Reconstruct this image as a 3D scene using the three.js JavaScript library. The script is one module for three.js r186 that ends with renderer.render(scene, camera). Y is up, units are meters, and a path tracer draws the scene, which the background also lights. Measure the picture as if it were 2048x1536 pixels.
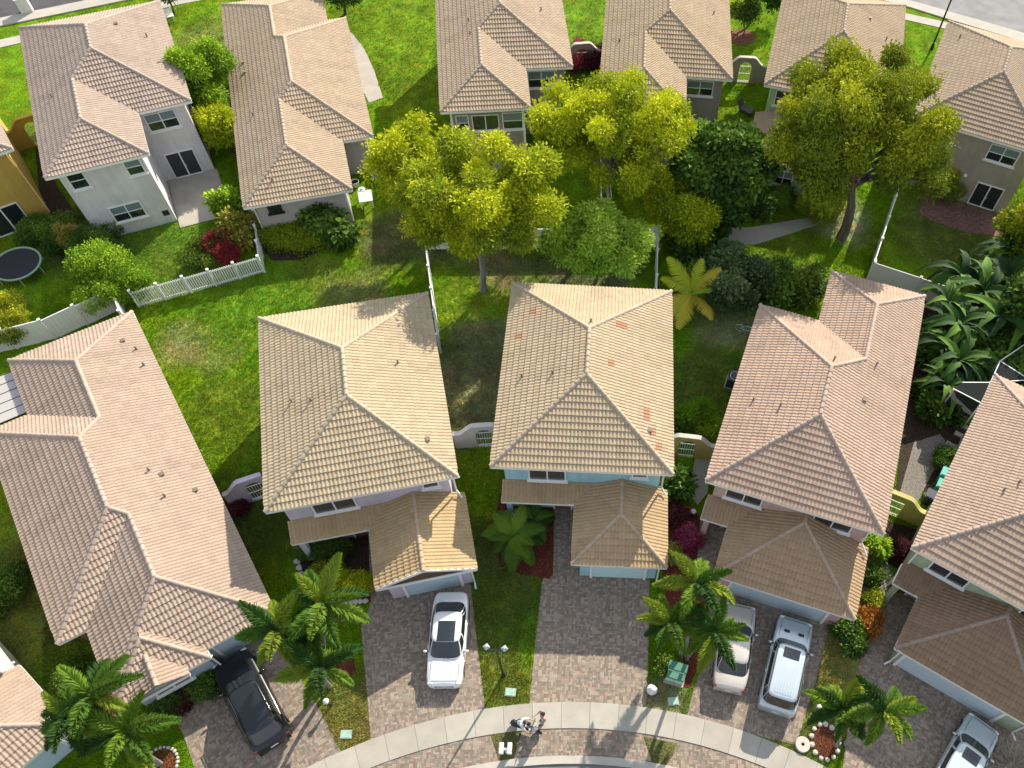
import * as THREE from 'three';
import { mergeGeometries } from 'three/addons/utils/BufferGeometryUtils.js';
import { MarchingCubes } from 'three/addons/objects/MarchingCubes.js';

// ---------------------------------------------------------------- camera, sky, sun, exposure
const scene = new THREE.Scene();
const camera = new THREE.PerspectiveCamera(50.4522, 4 / 3, 0.5, 4000);
{
  const p = 59.2085 * Math.PI / 180, r = 5.3662 * Math.PI / 180;
  const fw = new THREE.Vector3(0, -Math.sin(p), -Math.cos(p));
  const up = new THREE.Vector3(0, Math.cos(p), -Math.sin(p));
  const rt = new THREE.Vector3(1, 0, 0);
  camera.position.set(0, 42.1033, 0);
  camera.up.copy(rt.clone().multiplyScalar(-Math.sin(r)).add(up.multiplyScalar(Math.cos(r))));
  camera.lookAt(camera.position.clone().add(fw));
  camera.setViewOffset(2048, 1536, -222.12, -130.4, 2048, 1536);
}
const SUN = new THREE.Vector3(0.338, 0.53, -0.778).normalize(), SKYI = 0.67;
{ // hazy bright sky, whiter towards the horizon, with thin high cloud
  const W = 512, H = 256, d = new Float32Array(W * H * 4), h3 = (x, y, s) => { const n = Math.sin(x * 127.1 + y * 311.7 + s * 74.7) * 43758.5453; return n - Math.floor(n); };
  const vn = (x, y, p) => { const xi = Math.floor(x), yi = Math.floor(y), fx = x - xi, fy = y - yi, u = fx * fx * (3 - 2 * fx), v = fy * fy * (3 - 2 * fy), w = a => ((a % p) + p) % p; return (h3(w(xi), yi, 1) * (1 - u) + h3(w(xi + 1), yi, 1) * u) * (1 - v) + (h3(w(xi), yi + 1, 1) * (1 - u) + h3(w(xi + 1), yi + 1, 1) * u) * v; };
  for (let y = 0; y < H; y++) for (let x = 0; x < W; x++) {
    const el = (y + .5) / H * Math.PI - Math.PI / 2, az = (x + .5) / W * Math.PI * 2 - Math.PI, i = (y * W + x) * 4, D = [Math.cos(el) * Math.cos(az), Math.sin(el), Math.cos(el) * Math.sin(az)];
    const t = Math.pow(Math.max(0, D[1]), .55), c = [.7 + (.34 - .7) * t, .7 + (.42 - .7) * t, .7 + (.56 - .7) * t]; const cs = D[0] * SUN.x + D[1] * SUN.y + D[2] * SUN.z, g = .55 * Math.exp((cs - 1) * 9);
    let n = 0, k = .5, f = 8; for (let o = 0; o < 5; o++) { n += k * vn(x / W * f, y / H * f * .8, f); k *= .5; f *= 2; } const cl = Math.min(1, Math.max(0, (n - .42) * 3)) * .6; const e = D[1] < -.02 ? .35 : 1;
    for (let j = 0; j < 3; j++) d[i + j] = SKYI * e * (c[j] * (1 - cl) + cl * [.95, .93, .9][j] + g * [1, .95, .85][j]); d[i + 3] = 1;
  }
  const t = new THREE.DataTexture(d, W, H, THREE.RGBAFormat, THREE.FloatType); t.mapping = THREE.EquirectangularReflectionMapping; t.magFilter = THREE.LinearFilter; t.needsUpdate = true; scene.background = t; scene.environment = t;
}
const sun = new THREE.DirectionalLight(new THREE.Color(1, 0.9, 0.74), 4.0);
sun.name = 'sun';
sun.position.copy(SUN).multiplyScalar(160).add(new THREE.Vector3(-5, 0, -35));
sun.target.position.set(-5, 0, -35);
sun.castShadow = true;
Object.assign(sun.shadow.camera, { left: -80, right: 80, top: 80, bottom: -80, near: 1, far: 400 });
sun.shadow.mapSize.set(4096, 4096);
scene.add(sun, sun.target);
const renderer = new THREE.WebGLRenderer({ antialias: true });
renderer.toneMapping = THREE.LinearToneMapping;
renderer.toneMappingExposure = 2.08;
renderer.shadowMap.enabled = true;

// ---------------------------------------------------------------- helpers
const V3 = (x, y, z) => new THREE.Vector3(x, y, z);
const rgb = (r, g, b) => new THREE.Color().setRGB(r, g, b);
function RNG(a) { return () => { a |= 0; a = a + 0x6D2B79F5 | 0; let t = Math.imul(a ^ a >>> 15, 1 | a); t = t + Math.imul(t ^ t >>> 7, 61 | t) ^ t; return ((t ^ t >>> 14) >>> 0) / 4294967296; }; }
const rnd = RNG(11);
const rr = (a, b) => a + (b - a) * rnd();
const cl = (x, a, b) => Math.max(a, Math.min(b, x));
const mix = (a, b, t) => a + (b - a) * t;
const sst = (a, b, x) => { const t = cl((x - a) / (b - a), 0, 1); return t * t * (3 - 2 * t); };
function hash2(x, y, s) { let h = Math.imul(x | 0, 374761393) + Math.imul(y | 0, 668265263) + Math.imul(s | 0, 1442695041); h = Math.imul(h ^ h >>> 13, 1274126177); return ((h ^ h >>> 16) >>> 0) / 4294967296; }
function noise2(x, y, s = 0, per = 0) {
  const xi = Math.floor(x), yi = Math.floor(y); let fx = x - xi, fy = y - yi; fx = fx * fx * (3 - 2 * fx); fy = fy * fy * (3 - 2 * fy);
  const w = per ? (a) => ((a % per) + per) % per : (a) => a;
  return mix(mix(hash2(w(xi), w(yi), s), hash2(w(xi + 1), w(yi), s), fx), mix(hash2(w(xi), w(yi + 1), s), hash2(w(xi + 1), w(yi + 1), s), fx), fy);
}
function fbm(x, y, s = 0, o = 4, per = 0) { let a = 0, k = .5, n = 0; for (let i = 0; i < o; i++) { a += k * noise2(x, y, s + i * 17, per); n += k; k *= .5; x *= 2; y *= 2; per *= 2; } return a / n; }

const used = {};
function numbered(n) { if (!(n in used)) { used[n] = 0; return n; } used[n]++; return n + '_' + String(used[n]).padStart(3, '0'); }
function tag(o, label, category, group, kind) { if (label) o.userData.label = label; if (category) o.userData.category = category; if (group) o.userData.group = group; if (kind) o.userData.kind = kind; return o; }
function thing(name, label, category, p = [0, 0, 0], turn = 0, group) { const g = new THREE.Group(); g.name = numbered(name); g.position.set(p[0], p[1], p[2]); g.rotation.y = turn; tag(g, label, category, group); scene.add(g); return g; }
function part(name, geo, mat, parent, label) { const m = new THREE.Mesh(geo, mat); m.name = name; m.castShadow = m.receiveShadow = true; if (label) m.userData.label = label; parent.add(m); return m; }
function sub(name, parent, p = [0, 0, 0], turn = 0) { const g = new THREE.Group(); g.name = name; g.position.set(...p); g.rotation.y = turn; parent.add(g); return g; }
function struct(name, geo, mat, parent, label) { const m = new THREE.Mesh(geo, mat); m.name = parent ? name : numbered(name); m.castShadow = m.receiveShadow = true; (parent || scene).add(m); if (!parent) tag(m, label, null, null, 'structure'); return m; }

// metres-scaled box mapping
function uvBox(geo, k = 1, rot = 0) {
  const g = geo.index ? geo.toNonIndexed() : geo; const p = g.attributes.position, n = g.attributes.normal; const uv = new Float32Array(p.count * 2), c = Math.cos(rot), s = Math.sin(rot);
  for (let i = 0; i < p.count; i++) {
    const ax = Math.abs(n.getX(i)), ay = Math.abs(n.getY(i)), az = Math.abs(n.getZ(i)); let a, b;
    if (ay >= ax && ay >= az) { a = p.getX(i); b = p.getZ(i); } else if (ax > az) { a = p.getZ(i); b = p.getY(i); } else { a = p.getX(i); b = p.getY(i); }
    uv[2 * i] = (a * c - b * s) * k; uv[2 * i + 1] = (a * s + b * c) * k;
  }
  g.setAttribute('uv', new THREE.BufferAttribute(uv, 2)); return g;
}
class MB {
  constructor() { this.p = []; this.c = []; }
  tri(a, b, c, col) { this.p.push(a[0], a[1], a[2], b[0], b[1], b[2], c[0], c[1], c[2]); if (col) for (let i = 0; i < 3; i++) this.c.push(col[0], col[1], col[2]); return this; }
  quad(a, b, c, d, col) { this.tri(a, b, c, col); this.tri(a, c, d, col); return this; }
  box(x, y, z, sx, sy, sz, ry = 0, col) {
    const c = Math.cos(ry), s = Math.sin(ry), q = (i, j, k) => { const a = i * sx / 2, b = k * sz / 2; return [x + a * c + b * s, y + j * sy / 2, z - a * s + b * c]; };
    const A = [q(-1, -1, -1), q(1, -1, -1), q(1, 1, -1), q(-1, 1, -1), q(-1, -1, 1), q(1, -1, 1), q(1, 1, 1), q(-1, 1, 1)];
    for (const [a, b, d, e] of [[4, 5, 6, 7], [1, 0, 3, 2], [5, 1, 2, 6], [0, 4, 7, 3], [7, 6, 2, 3], [0, 1, 5, 4]]) this.quad(A[a], A[b], A[d], A[e], col);
    return this;
  }
  beam(a, b, w, h, col) {
    if (Math.hypot(b[0] - a[0], b[1] - a[1], b[2] - a[2]) < 1e-4) return this;
    const d = V3(b[0] - a[0], b[1] - a[1], b[2] - a[2]), L = d.length(); d.divideScalar(L);
    const u = Math.abs(d.y) > .95 ? V3(1, 0, 0) : V3(0, 1, 0); const sx = u.clone().cross(d).normalize().multiplyScalar(w / 2), sy = d.clone().cross(sx).normalize().multiplyScalar(h / 2);
    const A = []; for (const P of [a, b]) for (const [i, j] of [[-1, -1], [1, -1], [1, 1], [-1, 1]]) A.push([P[0] + sx.x * i + sy.x * j, P[1] + sx.y * i + sy.y * j, P[2] + sx.z * i + sy.z * j]);
    for (const [p, q, r, t] of [[0, 3, 2, 1], [4, 5, 6, 7], [0, 1, 5, 4], [1, 2, 6, 5], [2, 3, 7, 6], [3, 0, 4, 7]]) this.quad(A[p], A[q], A[r], A[t], col);
    return this;
  }
  prism(pts, y0, y1, col) { // plan polygon [[x,z]...]
    const sh = pts.map(q => new THREE.Vector2(q[0], q[1])); const cw = THREE.ShapeUtils.isClockWise(sh); const P = cw ? pts.slice().reverse() : pts; const S = P.map(q => new THREE.Vector2(q[0], q[1]));
    for (const [a, b, c] of THREE.ShapeUtils.triangulateShape(S, [])) { const f = i => [P[i][0], y1, P[i][1]], g = i => [P[i][0], y0, P[i][1]]; this.tri(f(a), f(c), f(b), col); this.tri(g(a), g(b), g(c), col); }
    for (let i = 0; i < P.length; i++) { const a = P[i], b = P[(i + 1) % P.length]; this.quad([b[0], y0, b[1]], [a[0], y0, a[1]], [a[0], y1, a[1]], [b[0], y1, b[1]], col); }
    return this;
  }
  cyl(a, b, r0, r1, n = 10, col) {
    const d = V3(b[0] - a[0], b[1] - a[1], b[2] - a[2]).normalize(); const u = (Math.abs(d.y) > .9 ? V3(1, 0, 0) : V3(0, 1, 0)).cross(d).normalize(), w = d.clone().cross(u);
    const q = (P, r, i) => { const t = i / n * 2 * Math.PI, c = Math.cos(t) * r, s = Math.sin(t) * r; return [P[0] + u.x * c + w.x * s, P[1] + u.y * c + w.y * s, P[2] + u.z * c + w.z * s]; };
    for (let i = 0; i < n; i++) { this.quad(q(a, r0, i), q(a, r0, i + 1), q(b, r1, i + 1), q(b, r1, i), col); this.tri(b, q(b, r1, i), q(b, r1, i + 1), col); this.tri(a, q(a, r0, i + 1), q(a, r0, i), col); }
    return this;
  }
  geo(k = 1, rot = 0) {
    const g = new THREE.BufferGeometry(); g.setAttribute('position', new THREE.BufferAttribute(new Float32Array(this.p), 3));
    if (this.c.length) g.setAttribute('color', new THREE.BufferAttribute(new Float32Array(this.c), 3));
    g.computeVertexNormals(); return uvBox(g, k, rot);
  }
}
const box = (...a) => new MB().box(...a).geo();
// smooth grid surface: rows of equal-length point lists
function gridGeo(rows, closeU = false) {
  const m = rows.length, n = rows[0].length, p = [], uv = [], ix = [];
  rows.forEach((r, i) => r.forEach((q, j) => { p.push(...q); uv.push(j / (n - 1), i / (m - 1)); }));
  for (let i = 0; i < m - 1; i++) for (let j = 0; j < (closeU ? n : n - 1); j++) { const k = (j + 1) % n, a = i * n + j, b = i * n + k, c = (i + 1) * n + k, d = (i + 1) * n + j; ix.push(a, b, c, a, c, d); }
  const g = new THREE.BufferGeometry(); g.setAttribute('position', new THREE.Float32BufferAttribute(p, 3)); g.setAttribute('uv', new THREE.Float32BufferAttribute(uv, 2)); g.setIndex(ix); g.computeVertexNormals(); return g;
}
function taperTube(pts, r0, r1, n = 8, wob = 0) {
  const c = new THREE.CatmullRomCurve3(pts.map(q => V3(...q))); const m = Math.max(4, pts.length * 4); const fr = c.computeFrenetFrames(m, false); const rows = [];
  for (let i = 0; i <= m; i++) { const t = i / m, P = c.getPointAt(t), r = mix(r0, r1, Math.pow(t, .8)); const row = []; for (let j = 0; j <= n; j++) { const a = j / n * 2 * Math.PI, q = r * (1 + wob * (noise2(i * .7, (j % n) * 1.1, 5) - .5)), N = fr.normals[i], B = fr.binormals[i]; row.push([P.x + (N.x * Math.cos(a) + B.x * Math.sin(a)) * q, P.y + (N.y * Math.cos(a) + B.y * Math.sin(a)) * q, P.z + (N.z * Math.cos(a) + B.z * Math.sin(a)) * q]); } rows.push(row); }
  return gridGeo(rows);
}
function clean(g) { const q = g.index ? g.toNonIndexed() : g; for (const k of Object.keys(q.attributes)) if (!['position', 'normal', 'uv'].includes(k)) q.deleteAttribute(k); return q; }
const merge = gs => mergeGeometries(gs.map(clean));

// ---------------------------------------------------------------- textures
function dataTex(size, fn, srgb, metres) {
  const d = new Uint8Array(size * size * 4);
  for (let y = 0; y < size; y++) for (let x = 0; x < size; x++) { const c = fn(x / size, y / size), i = (y * size + x) * 4; d[i] = cl(c[0], 0, 1) * 255; d[i + 1] = cl(c[1], 0, 1) * 255; d[i + 2] = cl(c[2], 0, 1) * 255; d[i + 3] = 255; }
  const t = new THREE.DataTexture(d, size, size, THREE.RGBAFormat); t.wrapS = t.wrapT = THREE.RepeatWrapping; t.magFilter = THREE.LinearFilter; t.minFilter = THREE.LinearMipmapLinearFilter; t.generateMipmaps = true; if (srgb) t.colorSpace = THREE.SRGBColorSpace; t.repeat.set(1 / metres, 1 / metres); t.needsUpdate = true; return t;
}
const g1 = v => [v, v, v];
const T = {};
T.stucco = dataTex(512, (u, v) => g1(.5 * fbm(u * 90, v * 90, 3, 2, 90) + .5 * fbm(u * 30, v * 30, 4, 3, 30)), false, 2);
T.stuccoC = dataTex(512, (u, v) => g1(.8 + .14 * fbm(u * 6, v * 6, 9, 5, 6) + .08 * fbm(u * 40, v * 3, 13, 3)), true, 6);
T.grain = dataTex(512, (u, v) => g1(.8 + .2 * fbm(u * 24, v * 24, 21, 4, 24)), true, 1.2);
T.conc = dataTex(1024, (u, v) => g1(.82 + .12 * fbm(u * 8, v * 8, 31, 6, 8) + .06 * noise2(u * 300, v * 300, 7, 300)), true, 5);
T.asph = dataTex(512, (u, v) => g1(.7 + .2 * fbm(u * 6, v * 6, 41, 5, 6) + .1 * noise2(u * 200, v * 200, 7, 200)), true, 5);
T.mulch = dataTex(512, (u, v) => { const a = fbm(u * 40 + 3 * noise2(u * 9, v * 9, 2, 9), v * 14, 51, 3), b = fbm(u * 30, v * 30, 55, 3, 30); const k = .35 + .75 * b * (a > .5 ? 1 : .6); return g1(k); }, true, 1.5);
T.mulchB = dataTex(512, (u, v) => g1(fbm(u * 30, v * 30, 55, 3, 30)), false, 1.5);
T.grass = dataTex(1024, (u, v) => { const a = fbm(u * 110, v * 110, 61, 3, 110), b = fbm(u * 9, v * 9, 65, 4, 9), y = fbm(u * 22, v * 22, 69, 3, 22); const k = .5 + .5 * a + .35 * (b - .5); return [k * (1 + .28 * (y - .5)), k, k * (.9 - .3 * (y - .5))]; }, true, 7);
T.grassB = dataTex(1024, (u, v) => g1(fbm(u * 110, v * 110, 61, 3, 110)), false, 7);
T.gravel = dataTex(512, (u, v) => { const a = noise2(u * 70, v * 70, 71, 70), b = noise2(u * 140, v * 140, 72, 140); return g1(.45 + .35 * a + .2 * b); }, true, 2);
T.bark = dataTex(256, (u, v) => g1(.55 + .45 * fbm(u * 24, v * 6, 81, 4, 0)), true, 1);
// brick pavers 0.2 x 0.1 m laid in alternating pairs, every brick its own tone
function paver(u, v) {
  const M = 3.2, x = u * M, y = v * M, cx = Math.floor(x / .2), cy = Math.floor(y / .2), odd = (cx + cy) & 1; let fx = x / .2 - cx, fy = y / .2 - cy, id;
  if (odd) { const h = fx > .5 ? 1 : 0; fx = (fx - h * .5) * 2; id = [cx * 2 + h, cy]; } else { const h = fy > .5 ? 1 : 0; fy = (fy - h * .5) * 2; id = [cx, cy * 2 + h + 500]; }
  const dx = Math.min(fx, 1 - fx) * (odd ? .1 : .2), dy = Math.min(fy, 1 - fy) * (odd ? .2 : .1), e = sst(.002, .009, Math.min(dx, dy));
  return { e, a: hash2(id[0], id[1], 5), b: hash2(id[0], id[1], 9), x, y };
}
T.paver = dataTex(2048, (u, v) => { const q = paver(u, v), k = (.72 + .26 * q.a) * (.9 + .1 * noise2(q.x * 90, q.y * 90, 4, 288)); const red = q.b > .8 ? .5 : 0, gr = q.b < .2 ? .5 : 0; const c = [k * (1 - .1 * gr), k * (.98 - .05 * red), k * (.97 - .07 * red + .03 * gr)]; return c.map(z => z * mix(.86, 1, q.e)); }, true, 3.2);
T.paverB = dataTex(1024, (u, v) => { const q = paver(u, v); return g1(q.e * (.8 + .2 * q.a)); }, false, 3.2);

const std = (c, o = {}) => new THREE.MeshStandardMaterial(Object.assign({ color: rgb(...c), roughness: .8, metalness: 0 }, o));
const stucco = c => std(c, { roughness: .93, map: T.stuccoC, bumpMap: T.stucco, bumpScale: .006 });
const M = {
  white: std([.8, .8, .79], { roughness: .45 }), whiteFlat: std([.78, .78, .77], { roughness: .7, map: T.stuccoC }), blackMetal: std([.02, .02, .022], { roughness: .4, metalness: .3 }), dark: std([.015, .015, .017], { roughness: .6 }),
  pane: new THREE.MeshPhysicalMaterial({ color: rgb(.018, .024, .03), roughness: .06, metalness: 0, ior: 1.5, clearcoat: 1, clearcoatRoughness: .03 }),
  blind: std([.16, .22, .25], { roughness: .35 }),
  conc: std([.5, .47, .42], { roughness: .92, map: T.conc }), conc2: std([.43, .41, .37], { roughness: .92, map: T.conc }), paver: std([.43, .365, .3], { roughness: .88, map: T.paver, bumpMap: T.paverB, bumpScale: .005 }),
  asph: std([.2, .2, .205], { roughness: .92, map: T.asph }), mulch: std([.26, .05, .022], { roughness: .97, map: T.mulch, bumpMap: T.mulchB, bumpScale: .04 }), soil: std([.085, .055, .035], { roughness: .97, map: T.mulch, bumpMap: T.mulchB, bumpScale: .04 }), gravel: std([.42, .4, .37], { roughness: .95, map: T.gravel, bumpMap: T.gravel, bumpScale: .02 }),
  bark: std([.2, .17, .14], { roughness: .95, map: T.bark, bumpMap: T.bark, bumpScale: .02 }), barkPale: std([.38, .35, .31], { roughness: .9, map: T.bark, bumpMap: T.bark, bumpScale: .01 }), vinyl: std([.74, .75, .77], { roughness: .5 }),
  green: std([.06, .2, .13], { roughness: .55 }), pipe: std([.2, .14, .11], { roughness: .7 }), stone: std([.62, .58, .52], { roughness: .9, map: T.conc }), alum: std([.62, .63, .66], { roughness: .4, metalness: .5 }),
};
// ---------------------------------------------------------------- roofs
const S = 0.4195, SL = Math.hypot(1, S), EX = 0.36, TW = 0.4;
const DIRS = { F: { U: [1, 0, 0], V: [0, S, -1], u: (x, z) => x, P: (a, c) => [a, c] }, B: { U: [-1, 0, 0], V: [0, S, 1], P: (a, c) => [a, c] }, R: { U: [0, 0, -1], V: [-1, S, 0], P: (a, c) => [c, a] }, L: { U: [0, 0, 1], V: [1, S, 0], P: (a, c) => [c, a] } };
const PROF = [[0, 0], [.07, .022], [.17, .03], [.27, .022], [.34, 0], [.5, 0], [.57, .022], [.67, .03], [.77, .022], [.84, 0], [1, 0]];
function tileTris() { // one low-profile barrel tile in (u, v, w): lower edge lifted over the course below
  const t = [], v0 = -.035, v1 = EX + .015, lo = .064, hi = .012, q = (i, k) => [PROF[i][0] * (TW - .004), k ? v1 : v0, PROF[i][1] + (k ? hi : lo)];
  for (let i = 0; i < PROF.length - 1; i++) { t.push([q(i, 0), q(i + 1, 0), q(i + 1, 1)], [q(i, 0), q(i + 1, 1), q(i, 1)]); const d = (j) => [PROF[j][0] * (TW - .004), v0 + .004, 0]; t.push([d(i), d(i + 1), q(i + 1, 0)], [d(i), q(i + 1, 0), q(i, 0)]); }
  const a = q(PROF.length - 1, 0), b = q(PROF.length - 1, 1); t.push([a, [a[0], a[1], 0], b]); t.push([q(0, 0), q(0, 1), [0, v0, 0]]);
  return t;
}
const TILE = tileTris();
const tileGeo = (() => { const m = new MB(); for (const t of TILE) m.tri(...t); return m.geo(); })();
const capGeo = (() => { // ridge tile, 0.42 long along +x, tapered half barrel with a thick open end
  const rows = []; for (const [x, r, y] of [[-.01, .085, -.05], [-.01, .125, .0], [.4, .1, -.012]]) { const row = []; for (let j = 0; j <= 8; j++) { const a = Math.PI * (j / 8); row.push([x, y + Math.sin(a) * r - .03, -Math.cos(a) * r]); } rows.push(row); }
  return gridGeo(rows);
})();
function insidePoly(P, u, v, m = 0) { for (let i = 0; i < P.length; i++) { const a = P[i], b = P[(i + 1) % P.length], ex = b[0] - a[0], ey = b[1] - a[1], L = Math.hypot(ex, ey); if ((ex * (v - a[1]) - ey * (u - a[0])) / L < m) return false; } return true; }
function ccw(P) { let s = 0; for (let i = 0; i < P.length; i++) { const a = P[i], b = P[(i + 1) % P.length]; s += a[0] * b[1] - a[1] * b[0]; } return s < 0 ? P.slice().reverse() : P; }
function clip(tri, P) { let out = tri; for (let i = 0; i < P.length && out.length; i++) { const a = P[i], b = P[(i + 1) % P.length], d = q => (b[0] - a[0]) * (q[1] - a[1]) - (b[1] - a[1]) * (q[0] - a[0]); const nx = []; for (let k = 0; k < out.length; k++) { const p = out[k], q = out[(k + 1) % out.length], dp = d(p), dq = d(q); if (dp >= 0) nx.push(p); if (dp * dq < 0) { const t = dp / (dp - dq); nx.push([0, 1, 2].map(c => p[c] + (q[c] - p[c]) * t)); } } out = nx; } return out; }
// faces: {dir, c (eave line), e (eave height), polys: [[ [along, dist], ... ], ...]}
function mirrorFaces(F) { return F.map(f => ({ dir: { F: 'F', B: 'B', L: 'R', R: 'L' }[f.dir], c: 'LR'.includes(f.dir) ? -f.c : f.c, e: f.e, polys: f.polys.map(P => P.map(([a, d]) => ['FB'.includes(f.dir) ? -a : a, d])) })); }
function spine(o) { // main block [0,W] x [zb,zf]; optional front / rear wings sharing the x = 0 eave
  const { W, zb, zf, e, w3 = 0, d3 = 0, w2 = 0, d2 = 0 } = o, h = W / 2, F = [], mid = [], L = { dir: 'L', c: 0, e, polys: [] }, lines = [], H = d => e + S * d;
  if (w3) { L.polys.push([[zf + d3, 0], [zf + d3 - w3 / 2, w3 / 2], [zf - w3 / 2, w3 / 2], [zf - w3 / 2, 0]]); mid.push([zf - w3 / 2, 0], [zf - w3 / 2, w3 / 2]); } else mid.push([zf, 0]);
  mid.push([zf - h, h], [zb + h, h]);
  if (w2) { mid.push([zb + w2 / 2, w2 / 2], [zb + w2 / 2, 0]); L.polys.push([[zb - d2, 0], [zb - d2 + w2 / 2, w2 / 2], [zb + w2 / 2, w2 / 2], [zb + w2 / 2, 0]]); } else mid.push([zb, 0]);
  L.polys.push(mid); F.push(L);
  F.push({ dir: 'R', c: W, e, polys: [[[zf, 0], [zf - h, h], [zb + h, h], [zb, 0]]] });
  F.push({ dir: 'F', c: zf, e, polys: [w3 ? [[w3, 0], [W, 0], [h, h], [w3 / 2, w3 / 2]] : [[0, 0], [W, 0], [h, h]]] });
  F.push({ dir: 'B', c: zb, e, polys: [w2 ? [[w2, 0], [W, 0], [h, h], [w2 / 2, w2 / 2]] : [[0, 0], [W, 0], [h, h]]] });
  lines.push([[h, H(h), zf - h], [h, H(h), zb + h]], [[W, e, zf], [h, H(h), zf - h]], [[W, e, zb], [h, H(h), zb + h]]);
  const out = [];
  if (w3) { const z = zf + d3, k = w3 / 2; F.push({ dir: 'R', c: w3, e, polys: [[[z, 0], [z - k, k], [zf - k, k], [zf, 0]]] }, { dir: 'F', c: z, e, polys: [[[0, 0], [w3, 0], [k, k]]] }); lines.push([[w3, e, z], [k, H(k), z - k]], [[0, e, z], [k, H(k), z - k]], [[k, H(k), z - k], [k, H(k), zf - k]], [[k, H(k), zf - k], [h, H(h), zf - h]]); out.push([0, z], [w3, z], [w3, zf], [W, zf]); } else { lines.push([[0, e, zf], [h, H(h), zf - h]]); out.push([0, zf], [W, zf]); }
  if (w2) { const z = zb - d2, k = w2 / 2; F.push({ dir: 'R', c: w2, e, polys: [[[z, 0], [z + k, k], [zb + k, k], [zb, 0]]] }, { dir: 'B', c: z, e, polys: [[[0, 0], [w2, 0], [k, k]]] }); lines.push([[w2, e, z], [k, H(k), z + k]], [[0, e, z], [k, H(k), z + k]], [[k, H(k), z + k], [k, H(k), zb + k]], [[k, H(k), zb + k], [h, H(h), zb + h]]); out.push([W, zb], [w2, zb], [w2, z], [0, z]); } else { lines.push([[0, e, zb], [h, H(h), zb + h]]); out.push([W, zb], [0, zb]); }
  let faces = F, ln = lines, ol = out;
  if (o.mirror) { faces = mirrorFaces(F); ln = lines.map(l => l.map(([x, y, z]) => [-x, y, z])); ol = out.map(([x, z]) => [-x, z]); }
  if (o.dx || o.dz) { const dx = o.dx || 0, dz = o.dz || 0; faces = faces.map(f => ({ ...f, c: f.c + ('LR'.includes(f.dir) ? dx : dz), polys: f.polys.map(P => P.map(([a, d]) => [a + ('LR'.includes(f.dir) ? dz : dx), d])) })); ln = ln.map(l => l.map(([x, y, z]) => [x + dx, y, z + dz])); ol = ol.map(([x, z]) => [x + dx, z + dz]); }
  return { faces, lines: ln, outline: ol, e };
}
function lowerRoof(o) { // porch shed + garage roof running back to the wall at wz
  const { px0, gx0, gx1, pz, gz, wz, e = 2.7, gable } = o, D = pz - wz, w = gx1 - gx0, k = w / 2, xm = (gx0 + gx1) / 2, F = [], lines = [], H = d => e + S * d;
  F.push({ dir: 'F', c: pz, e, polys: [[[px0, 0], [gx0, 0], [gx0 + D, D], [px0, D]]] });
  const f = gable ? [[gz, 0], [gz, k]] : [[gz, 0], [gz - k, k]];
  if (gz - k < wz + .01 && !gable) { f.length = 0; const t = gz - wz; f.push([gz, 0], [wz, t]); F.push({ dir: 'L', c: gx0, e, polys: [[...f, [wz, D], [pz, 0]]] }, { dir: 'R', c: gx1, e, polys: [[...f, [wz, 0]]] }, { dir: 'F', c: gz, e, polys: [[[gx0, 0], [gx1, 0], [gx1 - t, t], [gx0 + t, t]]] }); lines.push([[gx0, e, gz], [gx0 + t, H(t), wz]], [[gx1, e, gz], [gx1 - t, H(t), wz]]); }
  else {
    F.push({ dir: 'L', c: gx0, e, polys: [[...f, [wz, k], [wz, D], [pz, 0]]] }, { dir: 'R', c: gx1, e, polys: [[...f, [wz, k], [wz, 0]]] });
    if (!gable) { F.push({ dir: 'F', c: gz, e, polys: [[[gx0, 0], [gx1, 0], [xm, k]]] }); lines.push([[gx0, e, gz], [xm, H(k), gz - k]], [[gx1, e, gz], [xm, H(k), gz - k]], [[xm, H(k), gz - k], [xm, H(k), wz + .05]]); }
    else lines.push([[xm, H(k), gz], [xm, H(k), wz + .05]]);
  }
  return { faces: F, lines, outline: [[px0, wz], [px0, pz], [gx0, pz], [gx0, gz], [gx1, gz], [gx1, wz]], e, apex: H(k), xm };
}
const TONES = [.84, .9, .94, .97, 1, 1.04, 1.09];
const camP = camera.position;
const roofs = [];
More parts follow.
